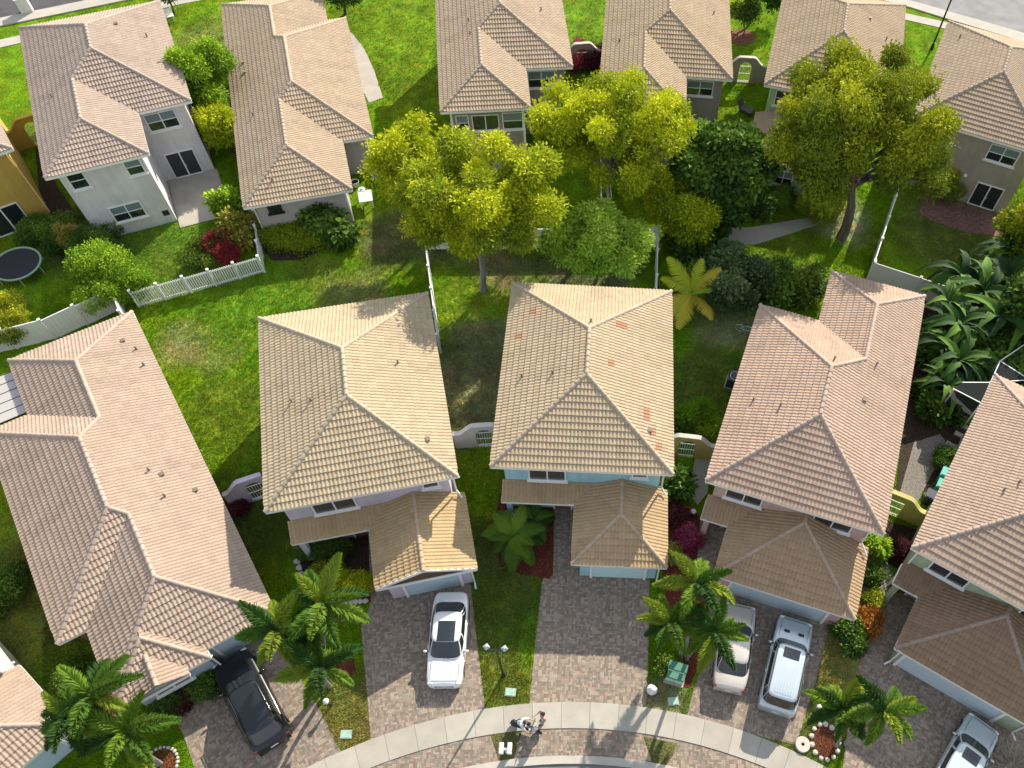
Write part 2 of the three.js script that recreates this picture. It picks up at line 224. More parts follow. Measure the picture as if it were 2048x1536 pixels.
// ctx: {group, color, budget:{n}, red:[[x,z,r]]}
function buildRoof(rf, group, pal, near, red) {
  const e = rf.e, deck = new MB(), rest = new MB(), whole = [];
  group.updateMatrixWorld(true); const mw = group.matrixWorld;
  for (const f of rf.faces) {
    const d = DIRS[f.dir], U = V3(...d.U), V = V3(...d.V).normalize(), N = U.clone().cross(V).normalize(), sgn = (f.dir === 'F' || f.dir === 'L') ? 1 : -1;
    const O = f.dir === 'F' || f.dir === 'B' ? V3(0, f.e, f.c) : V3(f.c, f.e, 0);
    const polys = f.polys.map(P => ccw(P.map(([a, q]) => [a * sgn, q * SL])));
    const to = (u, v, w) => { const p = O.clone().addScaledVector(U, u).addScaledVector(V, v).addScaledVector(N, w); return [p.x, p.y, p.z]; };
    for (const P of polys) for (let i = 1; i < P.length - 1; i++) deck.tri(to(...P[0], -.004), to(...P[i], -.004), to(...P[i + 1], -.004));
    let u0 = 1e9, u1 = -1e9, v1 = 0; for (const P of polys) for (const q of P) { u0 = Math.min(u0, q[0]); u1 = Math.max(u1, q[0]); v1 = Math.max(v1, q[1]); }
    const inU = (u, v, m) => polys.some(P => insidePoly(P, u, v, m));
    for (let j = 0; j * EX < v1; j++) for (let i = -1; u0 + i * TW < u1; i++) {
      const u = u0 + i * TW, v = j * EX, C = [[u + .01, v + .01], [u + TW - .01, v + .01], [u + TW - .01, v + EX - .01], [u + .01, v + EX - .01]];
      let n = 0; for (const c of C) if (inU(c[0], c[1], 0)) n++;
      const c0 = to(u + TW / 2, v + EX / 2, .03), wp = V3(...c0).applyMatrix4(mw);
      let k = .2 + .25 * fbm(wp.x * .45 + 9, wp.z * .45, 3, 3) - .28 * sst(.54, .78, fbm(u * .9 + f.c * 7, v * .14, 23, 3)) + .45 * hash2(i + 999, j + Math.round(f.c * 31), 7); let ti = cl(Math.floor((k - .12) * 9), 0, 6);
      let isRed = false; if (red) for (const [rx, rz, r] of red) if (Math.hypot(c0[0] - rx, c0[2] - rz) < r && hash2(i, j, 77) > .3) isRed = true;
      if (n === 4) { whole.push({ u, v, U, V, N, to, ti, isRed, d: wp.distanceTo(camP) - (f.dir === 'F' ? 6 : 0) }); continue; }
      const col = [pal[0] * TONES[ti], pal[1] * TONES[ti], pal[2] * TONES[ti]];
      for (const t of TILE) for (const P of polys) { const q = clip(t.map(a => [a[0] + u, Math.max(a[1] + v, v ? -9 : -.03), a[2]]), P); for (let m = 1; m + 1 < q.length; m++) rest.tri(to(...q[0]), to(...q[m]), to(...q[m + 1]), col); }
    }
  }
  // soffit and fascia
  const ol = rf.outline.filter((q, i, A) => { const n = A[(i + 1) % A.length]; return Math.hypot(q[0] - n[0], q[1] - n[1]) > 1e-3; }); deck.prism(ol.map(q => q), e - .2, e - .19);
  const roofM = std([pal[0] * .5, pal[1] * .5, pal[2] * .5], { roughness: .95 });
  const roof = part('roof', deck.geo(), roofM, group);
  const fb = new MB(); for (let i = 0; i < ol.length; i++) { const a = ol[i], b = ol[(i + 1) % ol.length]; fb.beam([a[0], e - .09, a[1]], [b[0], e - .09, b[1]], .05 + .002 * i, .2 + .002 * i); }
  part('fascia', fb.geo(), rf.fasciaMat || M.white, group);
  whole.sort((a, b) => a.d - b.d); const mats = TONES.map(t => std([pal[0] * t, pal[1] * t, pal[2] * t], { roughness: .85, map: T.grain })); const redM = std([pal[0] * .88, pal[1] * .56, pal[2] * .5]);
  const lim = near ? Math.min(near.n, whole.length) : 0; if (near) near.n -= lim;
  whole.forEach((w, i) => {
    if (i < lim) { const m = part('roof_tile', tileGeo, w.isRed ? redM : mats[w.ti], roof); const p = w.to(w.u, w.v, 0); m.matrix.makeBasis(w.U, w.V, w.N).setPosition(...p); m.matrix.decompose(m.position, m.quaternion, m.scale); }
    else { const t = w.isRed ? [pal[0] * .88, pal[1] * .56, pal[2] * .5] : pal.map(c => c * TONES[w.ti]); for (const q of TILE) rest.tri(...q.map(a => w.to(a[0] + w.u, a[1] + w.v, a[2])), t); }
  });
  if (rest.p.length) { const m = part('roof_tiles', rest.geo(), std([1, 1, 1], { vertexColors: true, roughness: .85, map: T.grain }), roof); m.userData.kind = 'stuff'; }
  // ridge and hip tiles
  const rM = TONES.slice(2).map(t => std([mix(pal[0], .5, .22) * t, mix(pal[1], .47, .25) * t, mix(pal[2], .42, .3) * t], { roughness: .85, map: T.grain }));
  for (const [a, b] of rf.lines) {
    const A = V3(...a), B = V3(...b), D = B.clone().sub(A), L = D.length(); if (L < .3) continue; D.normalize(); const n = Math.max(1, Math.round(L / .38)), Z = D.clone().cross(V3(0, 1, 0)).normalize(), Y = Z.clone().cross(D);
    const up = .05; for (let i = 0; i < n; i++) { const m = part('ridge_tile', capGeo, rM[Math.floor(hash2(i, Math.round(L * 100), 3) * rM.length)], roof); const p = A.clone().addScaledVector(D, i * L / n).addScaledVector(V3(0, 1, 0), up); m.matrix.makeBasis(D, Y, Z).setPosition(p); m.matrix.decompose(m.position, m.quaternion, m.scale); m.scale.x = L / n / .38; }
  }
  return roof;
}
function inset(ol, d) { // plan polygon moved inwards by d
  const P = THREE.ShapeUtils.isClockWise(ol.map(q => new THREE.Vector2(q[0], q[1]))) ? ol.slice().reverse() : ol, n = P.length;
  return P.map((p, i) => { const a = P[(i + n - 1) % n], b = P[(i + 1) % n]; const e1 = [p[0] - a[0], p[1] - a[1]], e2 = [b[0] - p[0], b[1] - p[1]], l1 = Math.hypot(...e1), l2 = Math.hypot(...e2); const n1 = [-e1[1] / l1, e1[0] / l1], n2 = [-e2[1] / l2, e2[0] / l2], c = 1 + n1[0] * n2[0] + n1[1] * n2[1]; return [p[0] + d * (n1[0] + n2[0]) / c, p[1] + d * (n1[1] + n2[1]) / c]; });
}
const OV = 0.55;
function walls(group, rf, mat, y0 = -.7, name = 'wall') { return part(name, new MB().prism(inset(rf.outline, OV), y0, rf.e - .19).geo(), mat, group); }
// openings set on a wall: F faces +z at z, R faces +x at x, B faces -z
function place(parent, name, dir, at, u, y) { return sub(name, parent, dir === 'R' ? [at, y, -u] : dir === 'B' ? [-u, y, at] : [u, y, at], dir === 'R' ? Math.PI / 2 : dir === 'B' ? Math.PI : 0); }
function windowAt(h, dir, at, u, y, w, ht, o = {}) {
  const g = place(h, 'window', dir, at, u, y), fr = new MB(), n = o.n || 2, t = .07, fm = o.frame || M.white;
  fr.box(0, ht - t / 2, .03, w, t, .1).box(0, t / 2, .03, w, t, .1); for (const s of [-1, 1]) fr.box(s * (w / 2 - t / 2), ht / 2, .03, t, ht - 2 * t, .098);
  const cw = (w - 2 * t) / n; for (let i = 1; i < n; i++) fr.box(-w / 2 + t + i * cw, ht / 2, .03, t, ht - 2 * t, .096);
  if (o.hung) for (let i = 0; i < n; i++) fr.box(-w / 2 + t + (i + .5) * cw, ht / 2, .028, cw - t, .05, .07);
  part('frame', fr.geo(), fm, g);
  for (let i = 0; i < n; i++) { const x = -w / 2 + t + (i + .5) * cw; if (o.hung) { part('pane', box(x, ht * .25 + .01, .012, cw - t * .5, ht / 2 - t, .02), M.pane, g); part('pane', box(x, ht * .75 - .01, .02, cw - t * .5, ht / 2 - t, .02), o.blind ? M.blind : M.pane, g); } else part('pane', box(x, ht / 2, .015, cw - t * .5, ht - 2 * t, .02), M.pane, g); }
  part('sill', box(0, -.05, .07, w + .2, .09, .18), fm, g);
  return g;
}
function slidingDoor(h, dir, at, u, y, w, ht) { const g = place(h, 'sliding_door', dir, at, u, y), fr = new MB(); fr.box(0, ht - .035, .03, w, .07, .1).box(0, .035, .03, w, .07, .1); for (const x of [-w / 2 + .035, w / 2 - .035]) fr.box(x, ht / 2, .03, .07, ht - .14, .098); fr.box(0, ht / 2, .035, .09, ht - .14, .1); part('frame', fr.geo(), M.white, g); for (const s of [-1, 1]) part('pane', box(s * w / 4, ht / 2, .014, w / 2 - .1, ht - .14, .02), M.pane, g); part('handle', box(.1, ht * .45, .1, .03, .22, .03), M.alum, g); return g; }
function garageDoor(h, dir, at, u, w, ht, mat) {
  const g = place(h, 'garage_door', dir, at, u, 0), fr = new MB(); fr.box(0, ht + .06, .05, w + .3, .14, .14); for (const s of [-1, 1]) fr.box(s * (w / 2 + .08), ht / 2, .05, .15, ht - .02, .138); part('frame', fr.geo(), M.white, g);
  const rows = 4, hh = ht / rows; for (let i = 0; i < rows; i++) { const p = new MB(); p.box(0, hh * (i + .5), .015, w, hh - .015, .03); const c = Math.round(w / .6); for (let k = 0; k < c; k++) p.box(-w / 2 + (k + .5) * w / c, hh * (i + .5), .028, w / c - .12, hh - .16, .02); part('door_panel', p.geo(), mat, g); }
  return g;
}
function gutter(h, pts, mat = M.white) { const m = new MB(); for (let i = 0; i + 1 < pts.length; i++) m.cyl(pts[i], pts[i + 1], .05, .05, 8); return part('downspout', m.geo(), mat, h); }
function vent(h, roofY, x, z, big) { const y = roofY(x, z), g = new MB(); if (big) { g.box(x, y + .07, z, .17, .14, .17).box(x, y + .15, z, .23, .04, .23); } else g.cyl([x, y - .1, z], [x, y + .3, z], .05, .05, 8).cyl([x, y + .28, z], [x, y + .33, z], .065, .045, 8); return part('vent_pipe', g.geo(), M.pipe, h); }
const heightOver = blocks => (x, z) => Math.max(...blocks.map(([x0, x1, z0, z1, e]) => e + S * Math.min(x - x0, x1 - x, z - z0, z1 - z)));
const toLocal = (h, p) => { const c = Math.cos(h.rotation.y), s = Math.sin(h.rotation.y), dx = p[0] - h.position.x, dz = p[1] - h.position.z; return [c * dx - s * dz, s * dx + c * dz]; };
// ---------------------------------------------------------------- houses
const rectSpine = (x0, x1, z0, z1, e = 5.5) => { // plain hip roof, ridge along z
  const q = spine({ W: x1 - x0, zb: z0, zf: z1, e, dx: x0 }); return q;
};
function addVents(h, hy, list) { for (const [x, z, b] of list) { const q = toLocal(h, [x, z]); vent(h, hy, q[0], q[1], b); } }
function garageBlock(h, o, wallMat, doorMat, door) {
  const { gx0, gx1, gz, wz, px0, pz } = o, e = o.e || 2.7;
  part('wall', new MB().prism([[gx0 + .42, wz - .06], [gx1 - .42, wz - .06], [gx1 - .42, gz - .45], [gx0 + .42, gz - .45]], 0, e - .19).geo(), wallMat, h);
  if (o.gable) { const k = (gx1 - gx0) / 2, m = new MB(), y = e + S * k - .1, x = (gx0 + gx1) / 2; const tri = z => [[gx0 + .42, e - .19, z], [gx1 - .42, e - .19, z], [gx1 - .42, e + .05, z], [x, y, z], [gx0 + .42, e + .05, z]]; const A = tri(gz - .45), B = tri(gz - .6); for (let i = 1; i < 4; i++) { m.tri(A[0], A[i], A[i + 1]); m.tri(B[0], B[i + 1], B[i]); } part('gable', m.geo(.5), wallMat, h); const f = new MB(); f.beam([gx0, e - .05, gz - .02], [x, e + S * k - .03, gz - .02], .06, .2).beam([x, e + S * k - .035, gz - .022], [gx1, e - .055, gz - .022], .06, .2); part('barge_board', f.geo(), M.white, h); }
  garageDoor(h, 'F', gz - .45, door.u, door.w, 2.1, doorMat);
  // porch: front door in the recess and a post under the shed roof
  if (px0 !== undefined && px0 < gx0 - .5) {
    part('column', new MB().box(px0 + .35, 1.25, pz - .38, .3, 2.5, .3).box(px0 + .35, .12, pz - .38, .4, .24, .4).box(px0 + .35, 2.42, pz - .38, .4, .14, .4).geo(), wallMat, h);
    const g = sub('front_door', h, [gx0 - .75 > px0 + .6 ? gx0 - .75 : gx0 - .6, 0, wz]); part('frame', new MB().box(-.5, 1.05, .03, .1, 2.1, .12).box(.5, 1.05, .03, .1, 2.1, .12).box(0, 2.14, .03, 1.1, .1, .12).geo(), M.white, g); part('panel', box(0, 1.02, .02, .9, 2.04, .06), std([.2, .08, .05], { roughness: .5 }), g); part('handle', box(.36, 1, .08, .04, .14, .06), M.alum, g);
  }
}
const wL = stucco([.66, .6, .7]), wAq = stucco([.4, .68, .76]), wPk = stucco([.68, .47, .43]), wGr = stucco([.45, .54, .38]), wLav = stucco([.78, .75, .77]), wGy = stucco([.55, .51, .52]), wTaupe = stucco([.38, .34, .32]), wMint = stucco([.46, .66, .36]), wBeige = stucco([.42, .37, .31]), wYel = stucco([.62, .42, .09]), wTan = stucco([.36, .24, .13]), wBlue = stucco([.4, .5, .55]), wCream = stucco([.68, .66, .6]);
const dBlue = std([.48, .6, .68], { roughness: .5 }), dAqua = std([.55, .78, .8], { roughness: .5 }), dWhite = std([.52, .62, .68], { roughness: .5 });
const P_A = [.53, .425, .28], P_B = [.52, .41, .27], P_C = [.5, .36, .272], P_R = [.47, .345, .265], P_0 = [.475, .362, .283], P_D = [.47, .37, .3], P_F = [.5, .385, .27];

{ // lilac house
  const h = thing('lilac_house', 'two-storey lilac house with a gabled garage and beige hip roof, white sedan before it', 'house', [-14.64, 0, -23.71], .323), near = { n: 300 };
  const rf = rectSpine(-4.69, 4.69, -6.206, 6.206); walls(h, rf, wL);
  const o = { px0: -4.3, gx0: -.33, gx1: 4.75, pz: 6.75, gz: 10.2, wz: 5.656, gable: true }; buildRoof(lowerRoof(o), h, [.54, .39, .21], near); buildRoof(rf, h, P_A, near);
  garageBlock(h, o, wL, dBlue, { u: 2.32, w: 2.75 });
  windowAt(h, 'F', 5.656, -1.75, 3.4, 2.15, 1.25); windowAt(h, 'F', 5.656, 3.2, 3.98, .85, .75, { n: 1 });
  gutter(h, [[4.75, 5.4, 6.2], [4.4, 4.9, 5.74], [4.4, 3.3, 5.74], [4.62, 3.0, 6.1]]); gutter(h, [[4.7, 2.62, 10.15], [4.42, 2.3, 9.84], [4.42, .1, 9.84], [4.42, .06, 10.2]]);
  addVents(h, heightOver([[-4.69, 4.69, -6.206, 6.206, 5.5]]), [[...[-17.32, -22.33], 0], [...[-16.17, -22.23], 0], [...[-12.41, -25.3], 0], [...[-10, -20.97], 1]]);
}
{ // aqua house
  const h = thing('aqua_house', 'two-storey aqua blue house with hip-roofed garage, empty driveway and red-patched roof', 'house', [-2.35, 0, -26.51], .057), near = { n: 300 };
  const rf = rectSpine(-4.69, 4.69, -6.206, 6.206); walls(h, rf, wAq);
  const o = { px0: -4.3, gx0: -.34, gx1: 4.62, pz: 6.75, gz: 10.2, wz: 5.656 }; buildRoof(lowerRoof(o), h, [.5, .355, .2], near);
  const red = [[...[-5, -25.88], .22], [...[-5.76, -29.99], .25], [...[-0.27, -27.47], .28], [...[-1.57, -22.56], .2], [...[0.42, -21.36], .25], [...[-1.19, -26.1], .38], [...[-1, -24.97], .45], [...[0.98, -23.61], .55], [...[-6.09, -28.32], .4], [...[-4.14, -27.76], .3], [...[-0.76, -28.99], .35], [...[1.95, -22.1], .35], [...[-0.23, -22.23], .3], [...[-5.08, -31.73], .3], [...[1.27, -22.58], .3]]; const rl = []; for (let i = 0; i < red.length; i += 1) { const q = toLocal(h, red[i]); rl.push([q[0], q[1], red[i][2] * .7]); }
  buildRoof(rf, h, P_B, near, rl); garageBlock(h, o, wAq, dAqua, { u: 2.15, w: 2.75 });
  windowAt(h, 'F', 5.656, -1.87, 3.35, 2.0, 1.25); windowAt(h, 'F', 5.656, 3.05, 4.1, .85, .7, { n: 1 });
  gutter(h, [[4.66, 5.4, 6.2], [4.3, 4.9, 5.74], [4.3, 3.2, 5.74], [4.55, 2.95, 6.1]], M.whiteFlat); gutter(h, [[4.6, 2.62, 10.15], [4.3, 2.3, 9.84], [4.3, .1, 9.84], [4.3, .06, 10.2]]);
  addVents(h, heightOver([[-4.69, 4.69, -6.206, 6.206, 5.5]]), [[...[-5.82, -25.43], 0], [...[-4.12, -25.33], 0], [...[1.32, -22.74], 1], [...[-2.4, -28.65], 0]]);
}
{ // pink house
  const h = thing('pink_house', 'two-storey pink house with wide garage, two cars parked before it', 'house', [16.26, 0, -30.42], -.232), near = { n: 300 };
  const rf = spine({ W: 9.26, zb: 0, zf: 12.48, e: 5.5, w2: 5.69, d2: 4.16, mirror: true }); walls(h, rf, wPk);
  const o = { px0: -8.95, gx0: -7.45, gx1: -.03, pz: 13.17, gz: 16.13, wz: 11.93 }; buildRoof(lowerRoof(o), h, [.46, .315, .19], near); buildRoof(rf, h, P_C, near);
  garageBlock(h, o, wPk, dWhite, { u: -3.8, w: 5.1 });
  windowAt(h, 'F', 11.93, -7.1, 3.55, 2.0, 1.25); windowAt(h, 'F', 11.93, -2.35, 3.6, 2.05, 1.25);
  gutter(h, [[-.05, 5.4, 12.45], [-.5, 4.9, 12.02], [-.5, 3.2, 12.02], [-.1, 2.95, 12.5]]);
  addVents(h, heightOver([[-9.26, 0, 0, 12.48, 5.5], [-5.69, 0, -4.16, 6, 5.5]]), [[...[6.73, -25.31], 0], [...[8.07, -24.71], 0], [...[13.51, -28.18], 0], [...[12.64, -25.62], 1], [...[10.95, -27.73], 0]]);
}
{ // pale green house at the right
  const h = thing('green_house', 'two-storey pale green house with white gutters and a brown garage roof', 'house', [19.9, 0, -24.6], -.48), near = { n: 300 };
  const rf = rectSpine(-1.38, 8, -4.25, 8.5); walls(h, rf, wGr);
  const o = { px0: -1.1, gx0: .33, gx1: 7.95, pz: 9.2, gz: 12.4, wz: 7.95 }; buildRoof(lowerRoof(o), h, [.31, .2, .125], near); buildRoof(rf, h, P_R, near);
  garageBlock(h, o, wGr, dWhite, { u: 3.75, w: 5.2 });
  windowAt(h, 'F', 7.95, .95, 3.55, 2.0, 1.3); windowAt(h, 'F', 7.95, 5.6, 3.6, 2.0, 1.3);
  gutter(h, [[-1.3, 5.4, 8.45], [-.9, 4.9, 8.03], [-.9, 3.1, 8.03], [-.55, 2.9, 8.5]]); gutter(h, [[7.9, 2.62, 12.35], [7.5, 2.3, 12.02], [7.5, .2, 12.02], [7.8, .1, 12.3]]); gutter(h, [[.38, 2.62, 12.35], [.8, 2.3, 12.02], [.8, .2, 12.02], [.6, .1, 12.3]]);
  addVents(h, heightOver([[-1.38, 8, -4.25, 8.5, 5.5]]), [[...[20.05, -21.23], 0], [...[19.31, -20.82], 0]]);
}
{ // single-storey house at the left
  const h = thing('bungalow', 'long single-storey bungalow with stepped tiled roof, black car at its garage', 'house', [-30.08, 0, -29.71], .67), near = { n: 300 };
  const sp = { W: 9.09, zb: 4.4, zf: 18.3, e: 2.9, w2: 6.91, d2: 4.4, w3: 7.72, d3: 3.95, mirror: true }; const rf = spine(sp); walls(h, rf, wTan);
  buildRoof(rf, h, P_0, near);
  const a = -7.72, b = -3.37, k = (b - a) / 2, m = (a + b) / 2, z = 22.75, Hk = 2.9 + S * k;
  buildRoof({ e: 2.9, faces: [{ dir: 'F', c: z, e: 2.9, polys: [[[a, 0], [b, 0], [m, k]]] }, { dir: 'L', c: a, e: 2.9, polys: [[[z, 0], [z - k, k], [z - .5 - k, k], [z - .5, 0]]] }, { dir: 'R', c: b, e: 2.9, polys: [[[z, 0], [z - k, k], [z - .5 - k, k], [z - .5, 0]]] }], lines: [[[b, 2.9, z], [m, Hk, z - k]], [[a, 2.9, z], [m, Hk, z - k]]], outline: [[a - .01, 22.3], [b, 22.3], [b, z], [a - .01, z]] }, h, P_0, near);
  const gx = -5.7, gw = 1.25, gy = 3.5 - S * gw;
  buildRoof({ e: gy, faces: [{ dir: 'R', c: gx + gw, e: gy, polys: [[[23.05, 0], [23.05, gw], [21.35, gw], [22.6, 0]]] }, { dir: 'L', c: gx - gw, e: gy, polys: [[[23.05, 0], [23.05, gw], [21.35, gw], [22.6, 0]]] }], lines: [[[gx, 3.5, 23.05], [gx, 3.5, 21.35]]], outline: [[gx - gw, 22.72], [gx + gw, 22.72], [gx + gw, 23.05], [gx - gw, 23.05]] }, h, P_0, near);
  const gm = new MB(); gm.tri([gx - gw, gy - .1, 22.98], [gx + gw, gy - .1, 22.98], [gx, 3.45, 22.98]); part('gable', gm.geo(.5), wBlue, h);
  part('wall', new MB().prism([[a + .5, 21.6], [b - .35, 21.6], [b - .35, 22.3], [a + .5, 22.3]], 0, 2.71).geo(), wBlue, h);
  windowAt(h, 'F', 22.3, -5.65, 1.0, 1.7, 1.15); garageDoor(h, 'F', 21.7, -1.95, 2.6, 2.1, dBlue); part('wall', new MB().box(-3.45, 1.35, 21.72, .35, 2.7, .06).box(-.62, 1.35, 21.72, .14, 2.7, .06).geo(), wBlue, h);
  gutter(h, [[-3.35, 2.8, 22.7], [-3.35, 2.4, 22.45], [-3.5, 2.2, 22.4], [-3.5, .1, 22.4]]);
  addVents(h, heightOver([[-9.09, 0, 4.4, 18.3, 2.9], [-6.91, 0, 0, 12, 2.9], [-7.72, 0, 10, 22.25, 2.9]]), [[...[-29.39, -27.19], 1], [...[-28.54, -26.8], 0], [...[-27.7, -25.75], 0], [...[-24.42, -18.77], 0], [...[-23.81, -18.71], 1], [...[-22.05, -18.2], 1], [...[-23.13, -17.43], 0]]);
}
{ // white house, top left
  const h = thing('pale_lavender_house', 'two-storey pale lavender house with stepped rear wing, sliding door and triangular patio light', 'house', [-39.45, 0, -41.16], .517);
  const rf = spine({ W: 9.5, zb: -12.3, zf: 0, e: 5.5, w3: 6.12, d3: 4.34 }); walls(h, rf, wLav); buildRoof(rf, h, P_D, null);
  windowAt(h, 'F', 3.79, 1.45, 3.8, 1.05, 1.3, { n: 1, hung: 1 }); windowAt(h, 'F', 3.79, 4.85, 3.85, 1.05, 1.25, { n: 1, hung: 1, blind: 1 }); windowAt(h, 'F', 3.79, 3.05, .6, 2.0, 1.3, { hung: 1, blind: 1 });
  windowAt(h, 'F', -.55, 7.2, 3.55, 2.0, 1.35, { hung: 1, blind: 1 }); slidingDoor(h, 'F', -.55, 7.2, -.45, 1.95, 2.1); part('vent_grille', new MB().box(5.15, .4, 3.82, .4, .4, .06).geo(), M.dark, h);
  addVents(h, heightOver([[0, 9.5, -12.3, 0, 5.5], [0, 6.12, -6, 4.34, 5.5]]), [[...[-37.82, -51.43], 1], [...[-35.92, -51.3], 0], [...[-39.45, -44.1], 0]]);
}
{ // single storey, second from the left at the top
  const h = thing('grey_bungalow', 'single-storey grey-walled bungalow with tiled roof, oval hedge behind it', 'house', [-26.39, 0, -39.08], .38 + Math.PI);
  const rf = spine({ W: 9.17, zb: 5.03, zf: 19.52, e: 2.9, w2: 7.04, d2: 5.03, w3: 7.72, d3: 3.95, mirror: true }); walls(h, rf, wGy); buildRoof(rf, h, P_F, null);
  windowAt(h, 'B', .55, 1.75, 1.6, .9, .6, { n: 1, frame: M.dark }); gutter(h, [[-.1, 2.75, .1], [-.5, 2.4, .47], [-.5, .1, .47]]); gutter(h, [[-6.95, 2.75, .1], [-6.5, 2.4, .47], [-6.5, .1, .47]]);
  addVents(h, heightOver([[-9.17, 0, 5.03, 19.52, 2.9], [-7.04, 0, 0, 12, 2.9]]), [[...[-30.71, -53.16], 1], [...[-30.24, -52.03], 1], [...[-28.1, -47.32], 0], [...[-24.89, -41.14], 0]]);
}
{ // taupe twin houses, top centre
  const h = thing('taupe_house', 'two-storey taupe house with white trim and big windows, wide lawn beside it', 'house', [-15.48, 0, -51.33], .218);
  const mk = (h, pal) => { const rf = spine({ W: 9.5, zb: -12.3, zf: 0, e: 5.5, w3: 6.12, d3: 4.34 }); walls(h, rf, wTaupe); buildRoof(rf, h, pal, null); };
  mk(h, P_F); windowAt(h, 'F', 3.79, 4.85, 3.45, 1.45, 1.4, { n: 1, hung: 1, blind: 1 }); windowAt(h, 'F', 3.79, 2.95, 3.45, 1.9, 1.3); windowAt(h, 'F', 3.79, 1.35, 3.5, .9, 1.3, { n: 1, blind: 1, hung: 1 });
  windowAt(h, 'F', -.55, 7.25, 3.55, 2.0, 1.4, { hung: 1, blind: 1 }); part('trim_band', box(7.3, 1.92, -.3, 3.3, .14, .5), M.white, h); part('corner_board', box(5.62, 2.8, 3.83, .16, 5.0, .1), M.white, h); part('corner_board', box(.63, 2.8, 3.83, .16, 5.0, .1), M.white, h); slidingDoor(h, 'F', -.55, 7.3, -.45, 2.2, 1.8);
  addVents(h, heightOver([[0, 9.5, -12.3, 0, 5.5], [0, 6.12, -6, 4.34, 5.5]]), [[...[-14.08, -56], 0], [...[-13.69, -54.42], 0], [...[-9.14, -58.58], 0]]);
  const k = thing('brown_grey_house', 'two-storey brown-grey house with stepped rear wing partly behind the yellow-green tree', 'house', [-4.13, 0, -53.22], .043);
  mk(k, [.49, .37, .24]); windowAt(k, 'F', -.55, 7.3, 3.65, 2.0, 1.25, { hung: 1, blind: 1 }); slidingDoor(k, 'F', -.55, 7.6, -.45, 1.4, 2.0); windowAt(k, 'F', 3.79, 3, 3.5, 2, 1.3);
  addVents(k, heightOver([[0, 9.5, -12.3, 0, 5.5], [0, 6.12, -6, 4.34, 5.5]]), [[...[-3.07, -56.03], 0], [...[3.77, -60.54], 0]]);
}
{ // mint house behind the big tree
  const h = thing('mint_house', 'two-storey mint green house with low rear wing, behind the big round tree', 'house', [13.36, 0, -59.25], -.14);
  const rf = rectSpine(-4.8, 4.8, -6.575, 6.575); walls(h, rf, wMint); buildRoof(rf, h, [.46, .345, .225], null);
  const o = { px0: -4.95, gx0: -4.95, gx1: .6, pz: 6.02, gz: 11.4, wz: 6.02 }; buildRoof(lowerRoof(o), h, [.46, .345, .225], null);
  part('wall', new MB().prism([[-4.45, 5.9], [.1, 5.9], [.1, 10.9], [-4.45, 10.9]], 0, 2.51).geo(), wMint, h);
  windowAt(h, 'F', 6.02, -3.3, 3.65, 1.1, 1.3, { n: 1, hung: 1 }); windowAt(h, 'F', 10.9, -2.0, .7, 1.4, 1.3, { hung: 1, blind: 1 });
  addVents(h, heightOver([[-4.8, 4.8, -6.575, 6.575, 5.5]]), [[...[15.5, -60.69], 1], [...[16.8, -59.22], 0]]);
}
{ // beige house top right
  const h = thing('beige_house', 'two-storey beige house with sliding door and brick patio beside the road', 'house', [24.79, 0, -55.96], -.32);
  const rf = rectSpine(-4.75, 4.75, -6.335, 6.335); walls(h, rf, wBeige); buildRoof(rf, h, [.45, .34, .235], null);
  windowAt(h, 'F', 5.785, 2.1, 3.55, 2.1, 1.35, { hung: 1, blind: 1 }); slidingDoor(h, 'F', 5.785, 2.45, -.45, 2.0, 2.05);
  part('wall_lamp', new THREE.SphereGeometry(.13, 12, 8).translate(.4, 1.8, 5.87), M.white, h);
  addVents(h, heightOver([[-4.75, 4.75, -6.335, 6.335, 5.5]]), [[...[22.55, -60.56], 0]]);
}
{ // yellow house at the left edge
  const h = thing('yellow_house', 'mustard yellow house with a blue-lit sliding door beside a round trampoline', 'house', [-40.42, 0, -39.72], .7);
  const rf = spine({ W: 9.5, zb: -12.3, zf: 0, e: 5.5, mirror: true }); walls(h, rf, wYel); buildRoof(rf, h, P_D, null); slidingDoor(h, 'F', -.55, -2.9, -.5, 2.2, 2.1); windowAt(h, 'F', -.55, -2.9, 3.6, 1.8, 1.2, { hung: 1 });
  gutter(h, [[-.05, 5.4, -.1], [-.47, 4.9, -.47], [-.47, .1, -.47]], std([.75, .55, .2]));
}
{ // bottom left garage
  const h = thing('cream_house', 'cream house at the corner showing its garage roof and blue garage door', 'house', [-23.87, 0, -6.24], .97), near = { n: 300 };
  const rf = rectSpine(-9.35, .1, -16, -3.65); walls(h, rf, wCream); buildRoof(rf, h, P_0, null);
  const o = { px0: -9, gx0: -7.5, gx1: .03, pz: -3, gz: 0, wz: -4.2 }; buildRoof(lowerRoof(o), h, P_0, near); garageBlock(h, o, wCream, dBlue, { u: -3.7, w: 5.4 });
  gutter(h, [[.05, 2.95, -4.3], [-.35, 3.0, -4.4], [-.5, 3.2, -4.1], [-.5, 5, -4.1]]);
}
